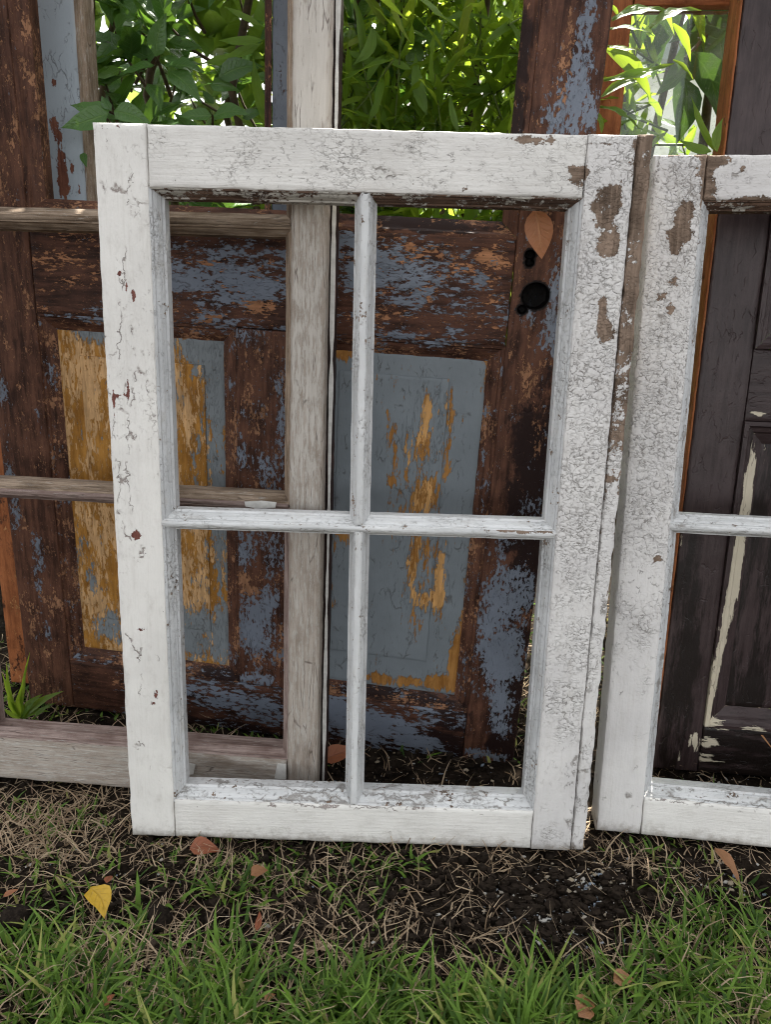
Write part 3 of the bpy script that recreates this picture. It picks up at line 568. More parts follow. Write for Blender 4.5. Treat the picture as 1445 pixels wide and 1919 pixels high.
board('lock_rail', dD, DS, DW - DS - .0006, .592, .700, -.0006, -DT, M_darkdoor, 'u', .005, fD((-1.6, [(1420, 775, 26, 10, 1.9)])))
board('top_rail', dD, DS, DW - DS - .0006, DH - .09, DH, -.0006, -DT, M_darkdoor, 'u', .012, fD((-2, [])))
DPROF = [(0, -.012), (0, .004), (.006, .006), (.009, .001), (.015, -.001), (.018, -.006), (.026, -.008), (.034, -.012)]
mfd = fD((-1.0, [(1406, 900, 12, 90, 1.7), (1392, 1010, 13, 110, 1.9), (1372, 1120, 12, 100, 1.8), (1348, 1230, 9, 90, 1.7), (1330, 1310, 7, 60, 1.5), (1330, 1352, 30, 8, 1.6), (1420, 1364, 40, 6, 1.3)]), (-.3, []))
moulding(dD, DS, DW - DS, .085, .592, DPROF, M_darkdoor, 'LRTB', mfd)
moulding(dD, DS, DW - DS, .700, DH - .09, DPROF, M_darkdoor, 'LRTB', fD((-1.1, [])))
board('panel', dD, DS + .032, DW - DS - .032, .085 + .032, .592 - .032, -.013, -.03, M_darkdoor, 'v', .006, fD((-1.35, [(1440, 850, 8, 40, .9), (1408, 1110, 4, 30, .6)]), (.1, [])))
board('panel', dD, DS + .032, DW - DS - .032, .732, DH - .09 - .032, -.013, -.03, M_darkdoor, 'v', .01, fD((-1.5, [])))
mesh_obj('splinter', [(.16, .083, .012), (.164, .083, .012), (.19, .05, .02), (.16, .083, .0135), (.164, .083, .0135), (.19, .05, .0215)], [[0, 1, 2], [5, 4, 3], [0, 3, 4, 1], [1, 4, 5, 2], [2, 5, 3, 0]], M_orange, dD)
# the raw orange edge of the door seen at its left
board('edge_strip', dD, -.0035, -.0004, 0, DH, -.003, -DT, M_orange, 'v', .01, {'a1': const(-.3), 'a2': const(-3), 'a3': const(-.5)}, bev=.001, label='raw orange-brown edge of the door')

# ------------------------------------------------------------------ glazed window behind, between the two doors
PC = Plane((.33, 1.22, 0), -.10, .085, 0)
wC = empty('glazed_window', PC, label='orange-brown framed window with a dirty glass pane between the doors', cat='window')
CB = .79; CTOP = 1.19
fc = {'a1': const(-.6), 'a2': const(-3), 'a3': const(-.8)}
board('stile', wC, -.035, .0155, CB - .0, CTOP + .05, 0, -.035, M_orange, 'v', .008, fc)
board('stile', wC, .225, .275, CB, CTOP + .05, 0, -.035, M_orange, 'v', .008, fc)
board('bottom_rail', wC, .0161, .2244, CB - .003, CB + .037, -.001, -.035, M_orange, 'u', .008, fc)
board('top_rail', wC, .0161, .2244, CTOP, CTOP + .05, -.001, -.035, M_orange, 'u', .008, fc)
for u_ in (-.025, .235): board('leg', wC, u_, u_ + .03, 0, CB - .001, -.004, -.034, M_orange, 'v', .02, fc)
n = NT('dirty_glass'); tc = n.node('ShaderNodeTexCoord').outputs['Object']
tr = n.node('ShaderNodeBsdfTransparent'); gl = n.node('ShaderNodeBsdfGlossy'); gl.inputs['Roughness'].default_value = .03
df = n.node('ShaderNodeBsdfDiffuse'); df.inputs[0].default_value = (.6, .62, .6, 1)
tr.inputs[0].default_value = (.86, .9, .87, 1)
fr_ = n.node('ShaderNodeFresnel'); fr_.inputs[0].default_value = 1.5
m1 = n.node('ShaderNodeMixShader'); m2 = n.node('ShaderNodeMixShader')
n.put(m1.inputs[0], fr_.outputs[0]); n.put(m1.inputs[1], tr.outputs[0]); n.put(m1.inputs[2], gl.outputs[0])
dirt = n.math('ADD', n.math('MULTIPLY', n.step(n.noise(tc, 26, 5, .65), .45, .75), .16), n.math('MULTIPLY', n.step(n.noise(tc, 380, 2, .5), .66, .74), .35))
n.put(m2.inputs[0], dirt); n.put(m2.inputs[1], m1.outputs[0]); n.put(m2.inputs[2], df.outputs[0]); n.put(n.out.inputs[0], m2.outputs[0])
gp_ = box('pane', wC, .0162, .2243, CB + .0375, CTOP - .0005, -.020, -.017, n.mat)

# ------------------------------------------------------------------ planks at the far left, behind the brown door
PL = Plane((*ground_at(-6, 1330)[:2], 0), -.1, .02, -.02)
pk = empty('plank', PL, label='narrow worn plank standing upright at the far left edge behind the brown door', cat='plank')
PL.o = PL.o + np.array([0, .09, 0]); pk.matrix_world = PL.matrix()
board('board', pk, -.02, .035, 0, 1.0, 0, -.02, M_orange, 'v', .01, {'a1': const(-.3), 'a2': const(-3), 'a3': const(-.2)})
board('batten', pk, .036, .075, 0, 1.0, -.012, -.03, M_greybar, 'v', .01, {'a1': const(.5), 'a2': const(-.5)}, label='dark olive batten')

# ------------------------------------------------------------------ leaves
def leaf_geo(kind, seed):
    r = random.Random(seed); V = []; Fc = []; lu = []; lv = []
    if kind == 'broad': ns, hw, pw = 6, .235, (.62, 1.0)
    elif kind == 'lance': ns, hw, pw = 6, .085, (.75, 1.1)
    elif kind == 'flat': ns, hw, pw = 8, .29, (.72, .95)
    else: ns, hw, pw = 6, .25, (.6, .9)
    cols = (-1, -.5, 0, .5, 1) if kind == 'broad' else ((-1, -.5, 0, .5, 1) if kind in ('dry', 'flat') else (-1, 0, 1))
    curl = .06 if kind == 'flat' else r.uniform(.1, .45) if kind != 'dry' else r.uniform(-.4, .9); fold = r.uniform(.15, .45); side = r.uniform(-.12, .12); wav = r.uniform(.0, .03)
    for i in range(ns + 1):
        t = i / ns; s = (math.sin(math.pi * min(1, t ** pw[0])) ** pw[1]) * hw
        if i == 0: s = .012
        if i == ns: s = .001
        x = t; z = -curl * t * t * .5; y0 = side * math.sin(t * math.pi)
        for c in cols:
            V.append((x, y0 + c * s, z + fold * abs(c) * s + wav * math.sin(t * 14 + c * 2) * abs(c))); lu.append(c); lv.append(t)
    m_ = len(cols)
    for i in range(ns):
        for j in range(m_ - 1): Fc.append((i * m_ + j, (i + 1) * m_ + j, (i + 1) * m_ + j + 1, i * m_ + j + 1))
    return np.array(V), np.array(Fc), np.array(lu), np.array(lv)
def leaf_mat(name, c1, c2, c3, trans, tcol, rough=.38, vein=(.2, .3, .08), nv=9, vein_k=.35):
    n = NT(name); lu, lv, rn = n.attr('lu'), n.attr('lv'), n.attr('rnd')
    oi = n.node('ShaderNodeObjectInfo').outputs['Random']; r_ = n.math('FRACT', n.math('ADD', rn, oi))
    c = n.mix(n.step(r_, 0, .7), c1, c2); c = n.mix(n.step(r_, .82, 1.0), c, c3)
    au = n.math('ABSOLUTE', lu)
    mid = n.step(au, .03, .12, 1, 0)
    ph = n.math('FRACT', n.math('SUBTRACT', n.math('MULTIPLY', lv, nv), n.math('MULTIPLY', au, 1.6)))
    vn = n.math('MULTIPLY', n.step(n.math('ABSOLUTE', n.math('SUBTRACT', ph, .5)), .02, .12, 1, 0), n.step(au, .95, .5))
    v = n.math('MAXIMUM', mid, n.math('MULTIPLY', vn, .6))
    c = n.mix(n.math('MULTIPLY', v, vein_k), c, vein)
    tc = n.node('ShaderNodeTexCoord').outputs['Object']
    c = n.mix(n.math('MULTIPLY', n.step(n.noise(tc, 7, 4, .6), .45, .75), .35), c, tuple(x * .55 for x in c2))
    bp = n.bump(n.math('SUBTRACT', n.noise(tc, 14, 2, .5), n.math('MULTIPLY', v, .9)), .0012, .7)
    n.fin(c, rough, bp, Specular_IOR_Level=.5)
    tl = n.node('ShaderNodeBsdfTranslucent'); n.put(tl.inputs[0], n.mix(.6, c, tcol)); ms = n.node('ShaderNodeMixShader'); ms.inputs[0].default_value = trans
    n.put(ms.inputs[1], n.bsdf.outputs[0]); n.put(ms.inputs[2], tl.outputs[0]); n.put(n.out.inputs[0], ms.outputs[0])
    return n.mat
M_leaf_broad = leaf_mat('glossy_broad_leaf', (.045, .11, .026), (.07, .16, .034), (.11, .20, .04), .25, (.25, .48, .04), .34, (.16, .27, .07))
M_leaf_lance = leaf_mat('narrow_leaf', (.08, .17, .018), (.13, .24, .026), (.22, .27, .03), .5, (.55, .72, .05), .42, (.2, .3, .06), 4, .25)
M_leaf_dark = leaf_mat('dark_large_leaf', (.025, .06, .02), (.04, .085, .03), (.06, .11, .04), .2, (.2, .35, .05), .35)
M_leaf_far = leaf_mat('far_bright_leaf', (.07, .14, .02), (.10, .19, .03), (.16, .22, .04), .4, (.4, .55, .06), .5)
M_stem = plain_mat('woody_stem', (.10, .065, .035), (.05, .035, .02), .8, 90)
M_greenstem = plain_mat('green_stem', (.10, .15, .03), (.07, .10, .02), .6, 60)
M_dry = leaf_mat('dry_leaf', (.20, .085, .035), (.30, .14, .06), (.36, .2, .1), .15, (.5, .25, .08), .5, (.32, .17, .08), 7, .5)

VAR = {k: [leaf_geo(k, 100 + i) for i in range(6)] for k in ('broad', 'lance', 'dry', 'flat')}
def leaf_meshes(kind, mat, nm):
    out = []
    for i, (V, Fc, lu, lv) in enumerate(VAR[kind]):
        me = bpy.data.meshes.new(nm); me.from_pydata(V.tolist(), [], Fc.tolist())
        for an, a in (('lu', lu), ('lv', lv), ('rnd', np.full(len(V), i * .13))): me.attributes.new(an, 'FLOAT', 'POINT').data.foreach_set('value', np.asarray(a, np.float32))
        me.polygons.foreach_set('use_smooth', np.ones(len(me.polygons), bool)); me.materials.append(mat); out.append(me)
    return out
def leaf_mtx(base, d, nrm, L, wscale=1.0):
    d = np.asarray(d, float); d = d / np.linalg.norm(d); y = np.cross(nrm, d); y = y / (np.linalg.norm(y) + 1e-9); z = np.cross(d, y)
    return np.array([[d[i] * L, y[i] * L * wscale, z[i] * L, base[i]] for i in range(3)] + [[0, 0, 0, 1]])
def tube(pts, r0, r1, n_=6):
    pts = [np.asarray(p, float) for p in pts]; V = []; Fc = []
    for i, p in enumerate(pts):
        d = pts[min(i + 1, len(pts) - 1)] - pts[max(i - 1, 0)]; d = d / (np.linalg.norm(d) + 1e-9)
        a = np.cross(d, [.3, .9, .1]); a /= np.linalg.norm(a); b = np.cross(d, a); r = r0 + (r1 - r0) * i / (len(pts) - 1)
        for k in range(n_): V.append(p + r * (math.cos(2 * math.pi * k / n_) * a + math.sin(2 * math.pi * k / n_) * b))
    for i in range(len(pts) - 1):
        for k in range(n_): Fc.append((i * n_ + k, i * n_ + (k + 1) % n_, (i + 1) * n_ + (k + 1) % n_, (i + 1) * n_ + k))
    return V, Fc
def join(parts):
    V = []; Fc = []
    for v, f in parts:
        o = len(V); V += [tuple(x) for x in v]; Fc += [[i + o for i in q] for q in f]
    return V, Fc
def shrub(name, base, leaves, kind, mat, twigs, stems, label, cat='shrub', group=None, limit=300, twigmat=None):
    """leaves: list of 4x4 matrices in world space. The 300 that show largest become parts, the rest one mass."""
    root = empty(name, loc=tuple(base), label=label, cat=cat, group=group)
    B = np.array(base, float)
    sc_ = []
    for i, M in enumerate(leaves):
        px, py, z = project(M[:3, 3] + M[:3, 0] * .5); vis = (-60 < px < 1505) and (-60 < py < 1919) and z > 0
        L = np.linalg.norm(M[:3, 0]); sc_.append((L / max(z, .1) ** 2.5 if vis else 0))
    order = np.argsort(-np.array(sc_)); ms = leaf_meshes(kind, mat, 'leaf')
    for i in order[:limit]:
        if sc_[i] <= 0: continue
        o = bpy.data.objects.new('leaf', ms[int(rng.integers(6))]); col.objects.link(o); M = leaves[i].copy(); M[:3, 3] -= B
        o.parent = root; o.matrix_local = Matrix(M.tolist())
    rest = [leaves[i] for i in order[limit:]]
    if rest:
        Vs, Fs, a1_, a2_, a3_ = [], [], [], [], []; off = 0
        for M in rest:
            V, Fc, lu, lv = VAR[kind][int(rng.integers(6))]
            Vs.append(V @ M[:3, :3].T + M[:3, 3] - B); Fs.append(Fc + off); off += len(V); a1_.append(lu); a2_.append(lv); a3_.append(np.full(len(V), rng.random()))
        mesh_obj('foliage', np.concatenate(Vs), np.concatenate(Fs), mat, root, {'lu': np.concatenate(a1_), 'lv': np.concatenate(a2_), 'rnd': np.concatenate(a3_)}, smooth=4, kind='stuff')
    if twigs:
        V, Fc = join(twigs); mesh_obj('twigs', [np.array(v) - B for v in V], Fc, twigmat or M_stem, root, smooth=4, kind='stuff')
    for s in stems:
        mesh_obj('stem', [np.array(v) - B for v in s[0]], [list(f) for f in s[1]], M_stem, root, smooth=4)
    return root
def unit(v): v = np.asarray(v, float); return v / (np.linalg.norm(v) + 1e-9)
def hero(a, b, Y, dY=.0, facing=.5, roll=0.0, ws=1.0):
    """a leaf from its stalk end to its tip, given where both show in the photograph and how far off they hang"""
    p = at(a[0], a[1], Y); q = at(b[0], b[1], Y + dY); d = q - p; L = np.linalg.norm(d)
    nrm = unit(unit(CAM - p) * facing + np.array([roll, 0, 1.0]) * (1 - facing)); return leaf_mtx(p, d, nrm, L * 1.03, ws)

# ------------------------------------------------------------------ broad-leaved shrub on the left
lv_, tw_ = [], []
def rosette(tip, d, nl, L, kind, lean=.9):
    d = unit(d); a = unit(np.cross(d, [.2, .1, 1])); b = np.cross(d, a); ph = rng.random() * 6.28
    for k in range(nl):
        ang = ph + k * 2.4; back = rng.uniform(0, .35) * (k / nl)
        rad = math.cos(ang) * a + math.sin(ang) * b; dd = unit(d * rng.uniform(.25, .8) + rad * lean + np.array([0, 0, rng.uniform(-.35, .15)]))
        nrm = unit(np.array([0, -.25, 1.0]) + d * .4 + rng.normal(0, .25, 3))
        lv_.append(leaf_mtx(tip - d * back * .08, dd, nrm, L * rng.uniform(.7, 1.15), rng.uniform(.85, 1.15)))
for i in range(430):
    p = np.array([rng.uniform(-.78, .04), 1.40 + .6 * rng.random() ** 1.4, rng.uniform(.45, 1.95)])
    d = np.array([rng.normal(0, .5), -.55 + rng.normal(0, .4), .55 + rng.normal(0, .35)])
    q = p - unit(d) * rng.uniform(.05, .1) + np.array([0, .03, -.02])
    tw_.append(tube([q, (p + q) / 2 + np.array([0, 0, -.008]), p], .0035, .0018, 5)); rosette(p, d, int(rng.integers(5, 8)), rng.uniform(.065, .10), 'broad')
for (a, b, Y, dY, fc_) in [((291, 106), (310, 26), 1.36, -.01, .75), ((316, 78), (376, 85), 1.42, .02, .6), ((284, 110), (230, 72), 1.40, .02, .55), ((205, 82), (172, 116), 1.40, -.02, .7), ((206, 78), (165, 50), 1.42, .03, .6),
        ((225, 128), (174, 140), 1.38, -.02, .45), ((290, 122), (222, 126), 1.37, -.03, .35), ((308, 124), (372, 118), 1.37, -.03, .45), ((318, 136), (370, 178), 1.36, -.03, .7), ((410, 146), (487, 118), 1.37, 0, .7), ((394, 160), (442, 166), 1.38, -.01, .8),
        ((396, 216), (334, 208), 1.34, -.02, .55), ((400, 219), (461, 208), 1.34, -.02, .6), ((455, 222), (492, 206), 1.36, 0, .7), ((202, 212), (115, 230), 1.235, -.03, .7), ((207, 210), (131, 192), 1.25, .0, .55), ((213, 209), (277, 228), 1.235, -.02, .75), ((207, 207), (190, 178), 1.25, .01, .7),
        ((275, 158), (300, 202), 1.38, -.02, .7), ((217, 56), (256, 22), 1.42, .02, .7), ((156, 286), (162, 312), 1.262, -.01, .8), ((300, 108), (345, 128), 1.39, -.02, .4), ((240, 30), (222, 2), 1.42, 0, .7), ((330, 35), (380, 10), 1.44, 0, .6), ((355, 60), (300, 45), 1.45, 0, .6), ((400, 195), (380, 165), 1.4, 0, .6), ((290, 215), (330, 190), 1.42, 0, .6)]:
    lv_.append(hero(a, b, Y, dY, fc_))
tw_.append(tube([at(330, 320, 1.5), at(280, 260, 1.40), at(235, 222, 1.27), at(205, 210, 1.245)], .004, .002)); tw_.append(tube([at(320, 180, 1.45), at(300, 125, 1.40), at(291, 105, 1.365)], .004, .002))
tw_.append(tube([at(400, 300, 1.45), at(398, 240, 1.37), at(398, 216, 1.345)], .003, .0018))
stems = []
for (x, y) in ((-.48, 1.62), (-.30, 1.55), (-.36, 1.78), (-.12, 1.7), (-.62, 1.75)):
    stems.append(tube([(x, y, -.02), (x + .01, y + .01, .5), (x + .05, y + .02, .8), (x - .01, y, 1.1), (x + .05, y + .02, 1.35), (x + .02, y, 1.75)], .012, .005, 8))
shrub('broadleaf_shrub', (-.36, 1.62, 0), lv_, 'broad', M_leaf_broad, tw_, stems, 'glossy dark green broad-leaved shrub behind the light blue door')

# ------------------------------------------------------------------ narrow-leaved shrub in the middle
def lance_shrub(boxes, nshoots, base, label, heroes=(), L0=.095, ht=None):
    L_, T_, S_ = [], [], []
    for i in range(nshoots):
        (x0, x1, y0, y1, z0, z1) = boxes[int(rng.integers(len(boxes)))]
        p = np.array([rng.uniform(x0, x1), rng.uniform(y0, y1), rng.uniform(z0, z1)])
        d = unit([rng.normal(0, .45), -.25 + rng.normal(0, .4), rng.uniform(-.3, 1.0)]); ln = rng.uniform(.08, .2)
        a = unit(np.cross(d, [.2, .1, 1])); b = np.cross(d, a); nl = int(rng.integers(7, 12)); ph = rng.random() * 6.28
        T_.append(tube([p - d * ln, p - d * ln * .5 + np.array([0, 0, -.006]), p], .0022, .0012, 4))
        for k in range(nl):
            t = k / nl; ang = ph + k * 2.4; rad = math.cos(ang) * a + math.sin(ang) * b
            dd = unit(d * rng.uniform(.35, 1.1) + rad * rng.uniform(.4, .9) + np.array([0, 0, rng.uniform(-.35, .1)]))
            L_.append(leaf_mtx(p - d * ln * (1 - t), dd, unit(np.array([0, -.2, 1]) + rng.normal(0, .45, 3)), L0 * rng.uniform(.65, 1.2), rng.uniform(.8, 1.35)))
    L_ += list(heroes)
    for (x, y) in base[1]:
        S_.append(tube([(x, y, -.02), (x + .02, y, .5), (x - .02, y + .02, 1.0), (x + .03, y, 1.5), (x, y, 1.8)], .012, .005, 7))
    return shrub('narrowleaf_shrub', base[0], L_, 'lance', M_leaf_lance, T_, S_, label, group='narrow-leaved shrubs behind the doors', twigmat=M_greenstem)
h1 = [hero((492, 76), (408, 62), 1.37, 0, .6, 0, 1.4), hero((492, 80), (362, 104), 1.40, -.02, .5, 0, 1.1), hero((489, 48), (420, 0), 1.36, 0, .6), hero((940, 196), (1005, 150), 1.20, -.06, .55, 0, 1.1), hero((800, 215), (780, 95), 1.36, 0, .8, 0, 1.3), hero((860, 250), (845, 170), 1.34, 0, .7), hero((985, 40), (905, 85), 1.34, 0, .6, 0, 1.2),
      hero((830, 40), (920, 20), 1.36, 0, .5, 0, 1.2), hero((700, 50), (660, 115), 1.34, -.02, .7, 0, 1.6), hero((640, 95), (700, 60), 1.36, 0, .6), hero((630, 135), (690, 130), 1.37, 0, .5, 0, 1.4), hero((730, 25), (800, 65), 1.36, 0, .5, 0, 1.1), hero((770, 130), (720, 95), 1.36, 0, .6, 0, 1.5)]
lance_shrub([(-.20, .36, 1.34, 1.75, .55, 1.45), (-.20, .36, 1.34, 1.5, .75, 1.4), (-.20, .36, 1.5, 1.85, 1.3, 1.75)], 400, ((.08, 1.6, 0), [(.0, 1.6), (.15, 1.55), (.24, 1.7)]), 'bright green narrow-leaved shrub showing in the middle above the white sash', h1)
h2 = [hero(a, b, Y, 0, f_, 0, ws) for (a, b, Y, f_, ws) in [((1147, 37), (1257, 0), 1.19, .5, 1.2), ((1218, 52), (1314, 5), 1.19, .5, 1.3), ((1144, 54), (1228, 46), 1.2, .4, 1.1), ((1139, 86), (1200, 87), 1.2, .45, 1.4), ((1137, 92), (1223, 180), 1.18, .65, 1.5), ((1132, 150), (1262, 110), 1.18, .5, 1.0), ((1128, 182), (1210, 133), 1.19, .5, 1.3),
      ((1262, 112), (1302, 146), 1.2, .5, 1.2), ((1262, 44), (1296, 112), 1.2, .6, 1.3), ((1334, 284), (1280, 258), 1.17, .7, 1.7), ((1344, 284), (1356, 220), 1.17, .8, 1.7), ((1125, 200), (1203, 230), 1.2, .5, .9), ((1160, 30), (1135, 5), 1.2, .6, 1.4), ((1340, 284), (1300, 180), 1.21, .6, .7), ((1128, 250), (1118, 205), 1.2, .6, 1.2)]]
lance_shrub([(.30, .75, 1.45, 2.0, .5, 1.3)], 46, ((.40, 1.42, 0), [(.42, 1.5), (.55, 1.7)]), 'sparse narrow-leaved shrub reaching in front of the dirty glass pane', h2)
h3 = [hero(a, b, Y, 0, f_, 0, ws) for (a, b, Y, f_, ws) in [((1282, 146), (1268, 266), 1.34, .75, 1.0), ((1298, 98), (1348, 214), 1.36, .7, .9), ((1390, 30), (1235, 150), 1.45, .6, 1.2), ((1400, -40), (1260, 60), 1.5, .6, 1.2), ((1240, -30), (1215, 120), 1.55, .6, 1.2), ((1330, -30), (1280, 110), 1.5, .6, 1.2), ((1180, 0), (1230, 140), 1.6, .6, 1.2), ((1400, 80), (1330, 150), 1.5, .5, 1), ((1260, 0), (1205, 100), 1.5, .6, 1.2)]]
stb = [tube([(.66, 1.62, -.02), (.62, 1.6, .6), (.58, 1.56, 1.1), (.56, 1.5, 1.4)], .014, .006, 8)]
shrub('large_leaf_shrub', (.66, 1.62, 0), h3, 'broad', M_leaf_dark, [tube([(.56, 1.5, 1.4), at(1330, 60, 1.47), at(1285, 110, 1.37)], .005, .003)], stb, 'large dark leaves hanging behind the dirty glass pane')

# ------------------------------------------------------------------ brighter bushes farther back
def far_bush(x, y, rx, ry, h, nl, label):
    L_ = []
    for i in range(nl):
        v = unit(rng.normal(0, 1, 3)) * rng.uniform(.5, 1) ** .5
        p = np.array([x + v[0] * rx, y + v[1] * ry, h * .5 + v[2] * h * .5])
        if p[2] < .05: continue
        L_.append(leaf_mtx(p, unit(v + rng.normal(0, .6, 3)), unit(np.array([0, 0, 1]) + rng.normal(0, .5, 3)), rng.uniform(.10, .18), 1.0))
    st = [tube([(x, y, -.02), (x + .03, y, h * .4), (x, y + .03, h * .8)], .04, .015, 8)]
    return shrub('garden_bush', (x, y, 0), L_, 'broad', M_leaf_far, [], st, label, 'bush', 'sunlit bushes beyond the doors', limit=0)
far_bush(-.85, 2.75, .8, .5, 2.7, 4200, 'sunlit bush farthest to the left beyond the doors')
far_bush(.2, 3.5, .8, .6, 1.9, 2200, 'sunlit bush in the middle beyond the doors')
far_bush(2.3, 4.0, .7, .6, 2.3, 1400, 'sunlit bush seen past the dirty glass pane')

# ------------------------------------------------------------------ things lying about
def dry_leaf(name, a, b, label, Y=None, z=.012, mat=None, var=0, ws=1.0, nrm=None, kind='dry'):
    me = leaf_meshes(kind, mat or M_dry, name)[var]
    o = bpy.data.objects.new(name, me); col.objects.link(o)
    if Y is None:
        p, q = ground_at(*a, z), ground_at(*b, z)
    else: p, q = at(*a, Y), at(*b, Y)
    L = np.linalg.norm(q - p); o.matrix_world = Matrix(leaf_mtx(p, q - p, unit(nrm if nrm is not None else [.1, -.35, 1]), L, ws).tolist())
    return tag(o, label, 'leaf', 'dry leaves lying about' if name == 'fallen_leaf' else None)
M_yellow = leaf_mat('yellow_leaf', (.55, .33, .02), (.62, .40, .03), (.5, .28, .02), .25, (.8, .6, .05), .45, (.35, .2, .02), 5, .4)
M_red = leaf_mat('reddish_dry_leaf', (.22, .06, .025), (.30, .10, .04), (.3, .12, .05), .1, (.5, .2, .08), .5, (.15, .05, .03), 5, .4)
M_brownleaf = leaf_mat('brown_hanging_leaf', (.33, .13, .055), (.38, .155, .065), (.38, .17, .08), .12, (.5, .22, .08), .4, (.52, .26, .12), 7, .5)
dry_leaf('fallen_leaf', (168, 1664), (192, 1712), 'curled yellow leaf with a dark hole on the grass, left of the white sash', mat=M_yellow, var=1, ws=1.2, z=.022)
dry_leaf('hanging_leaf', (1003, 392), (1016, 486), 'large smooth brown leaf hanging point down above the knob hole', Y=1.045, mat=M_brownleaf, var=2, nrm=[-.2, -1, .1], kind='flat')
dry_leaf('fallen_leaf', (355, 1590), (412, 1584), 'orange-brown leaf tucked under the lower left of the white sash', mat=M_red, var=3, ws=1.3, z=.006)
dry_leaf('fallen_leaf', (470, 1640), (505, 1622), 'pale brown crumpled leaf on straw below the white bottom rail', var=4, ws=1.2)
dry_leaf('fallen_leaf', (1340, 1590), (1392, 1638), 'brown pointed leaf lying under the right white sash', var=5, ws=.7, z=.015)
dry_leaf('fallen_leaf', (5, 1680), (34, 1668), 'small orange leaf on dark soil at the left edge', var=0, mat=M_red, ws=.8)
dry_leaf('fallen_leaf', (195, 1885), (216, 1860), 'rust brown leaf among green blades near the bottom left', var=1, mat=M_red, z=.02)
dry_leaf('fallen_leaf', (480, 1745), (486, 1710), 'narrow dark red leaf standing on edge in the straw', var=2, mat=M_red, ws=.6, z=.015)
dry_leaf('fallen_leaf', (495, 1875), (518, 1858), 'small pinkish brown leaf in the grass at the bottom centre left', var=3, z=.02)
dry_leaf('fallen_leaf', (1085, 1905), (1125, 1862), 'tan leaf fragment in the grass at the bottom right', var=4, z=.025, ws=1.2)
dry_leaf('fallen_leaf', (1150, 1838), (1195, 1830), 'pale tan leaf scrap at the right edge of the bare soil', var=5, z=.02, ws=1.2)
dry_leaf('fallen_leaf', (605, 1425), (670, 1408), 'red-brown dry leaf on dark soil at the foot of the brown door', var=0, mat=M_red, ws=1.1, z=.02)
dry_leaf('fallen_leaf', (198, 1655), (212, 1632), 'small red-brown leaf just above the yellow leaf', var=3, mat=M_red, ws=.9, z=.018)
M_clod = plain_mat('dark_clod', (.012, .009, .007), (.032, .024, .018), .95, 160, .004)
def clod(x, y, rx, ry, label, mat=None, nm='soil_clod', cat='clod'):
    c = ground_at(x, y + ry, 0); s = np.linalg.norm(c - CAM) / F; V = []; Fc = []; nu_, nv_ = 26, 14
    for j in range(nv_ + 1):
        for i in range(nu_):
            th = math.pi * j / nv_; ph = 2 * math.pi * i / nu_; d = np.array([math.sin(th) * math.cos(ph), math.sin(th) * math.sin(ph), math.cos(th)])
            r = .65 + .7 * float(fbm(d[0] * 1.7 + x, d[1] * 1.7 + d[2] * 1.3 + y, 5)) * (.8 + .4 * float(fbm(d[0] * 5 + x, (d[1] + d[2]) * 5 + y, 9)))
            V.append((d[0] * rx * s * r, d[1] * rx * s * r, ry * s * (.5 + d[2] * r)))
    for j in range(nv_):
        for i in range(nu_): Fc.append((j * nu_ + i, j * nu_ + (i + 1) % nu_, (j + 1) * nu_ + (i + 1) % nu_, (j + 1) * nu_ + i)[::-1])
    o = mesh_obj(nm, V, [list(f) for f in Fc], mat or M_clod, smooth=R(35)); o.location = tuple(c - np.array([0, 0, .006])); return tag(o, label, cat, 'soil clods among the grass')
clod(297, 1706, 19, 20, 'large dark soil clod among straw right of the yellow leaf')
clod(282, 1755, 11, 9, 'small brown soil clod just below the large one', plain_mat('brown_clod', (.10, .075, .055), (.06, .045, .035), .95, 120, .002))
clod(28, 1702, 22, 14, 'wide black soil clod at the left edge of the grass')

# weed at the left foot of the brown door
wl = []
for (a, b, ws) in [((45, 1345), (98, 1297), 1.0), ((42, 1345), (38, 1298), 1.3), ((40, 1345), (14, 1305), 1.1), ((44, 1348), (84, 1332), 1.3), ((38, 1348), (8, 1325), 1.2), ((40, 1345), (48, 1242), .35), ((36, 1346), (5, 1262), .4), ((40, 1347), (66, 1306), 1.3), ((34, 1350), (-10, 1345), 1.0), ((30, 1340), (14, 1250), .4), ((46, 1346), (58, 1318), 1.5), ((60, 1350), (92, 1318), .8)]:
    p = ground_at(a[0], a[1], .01); wl.append(hero(a, b, p[1], -.01, .6, 0, ws))
shrub('weed', tuple(ground_at(40, 1347)), wl, 'lance', M_leaf_lance, [], [], 'leafy green weed at the left foot of the brown door', 'weed')

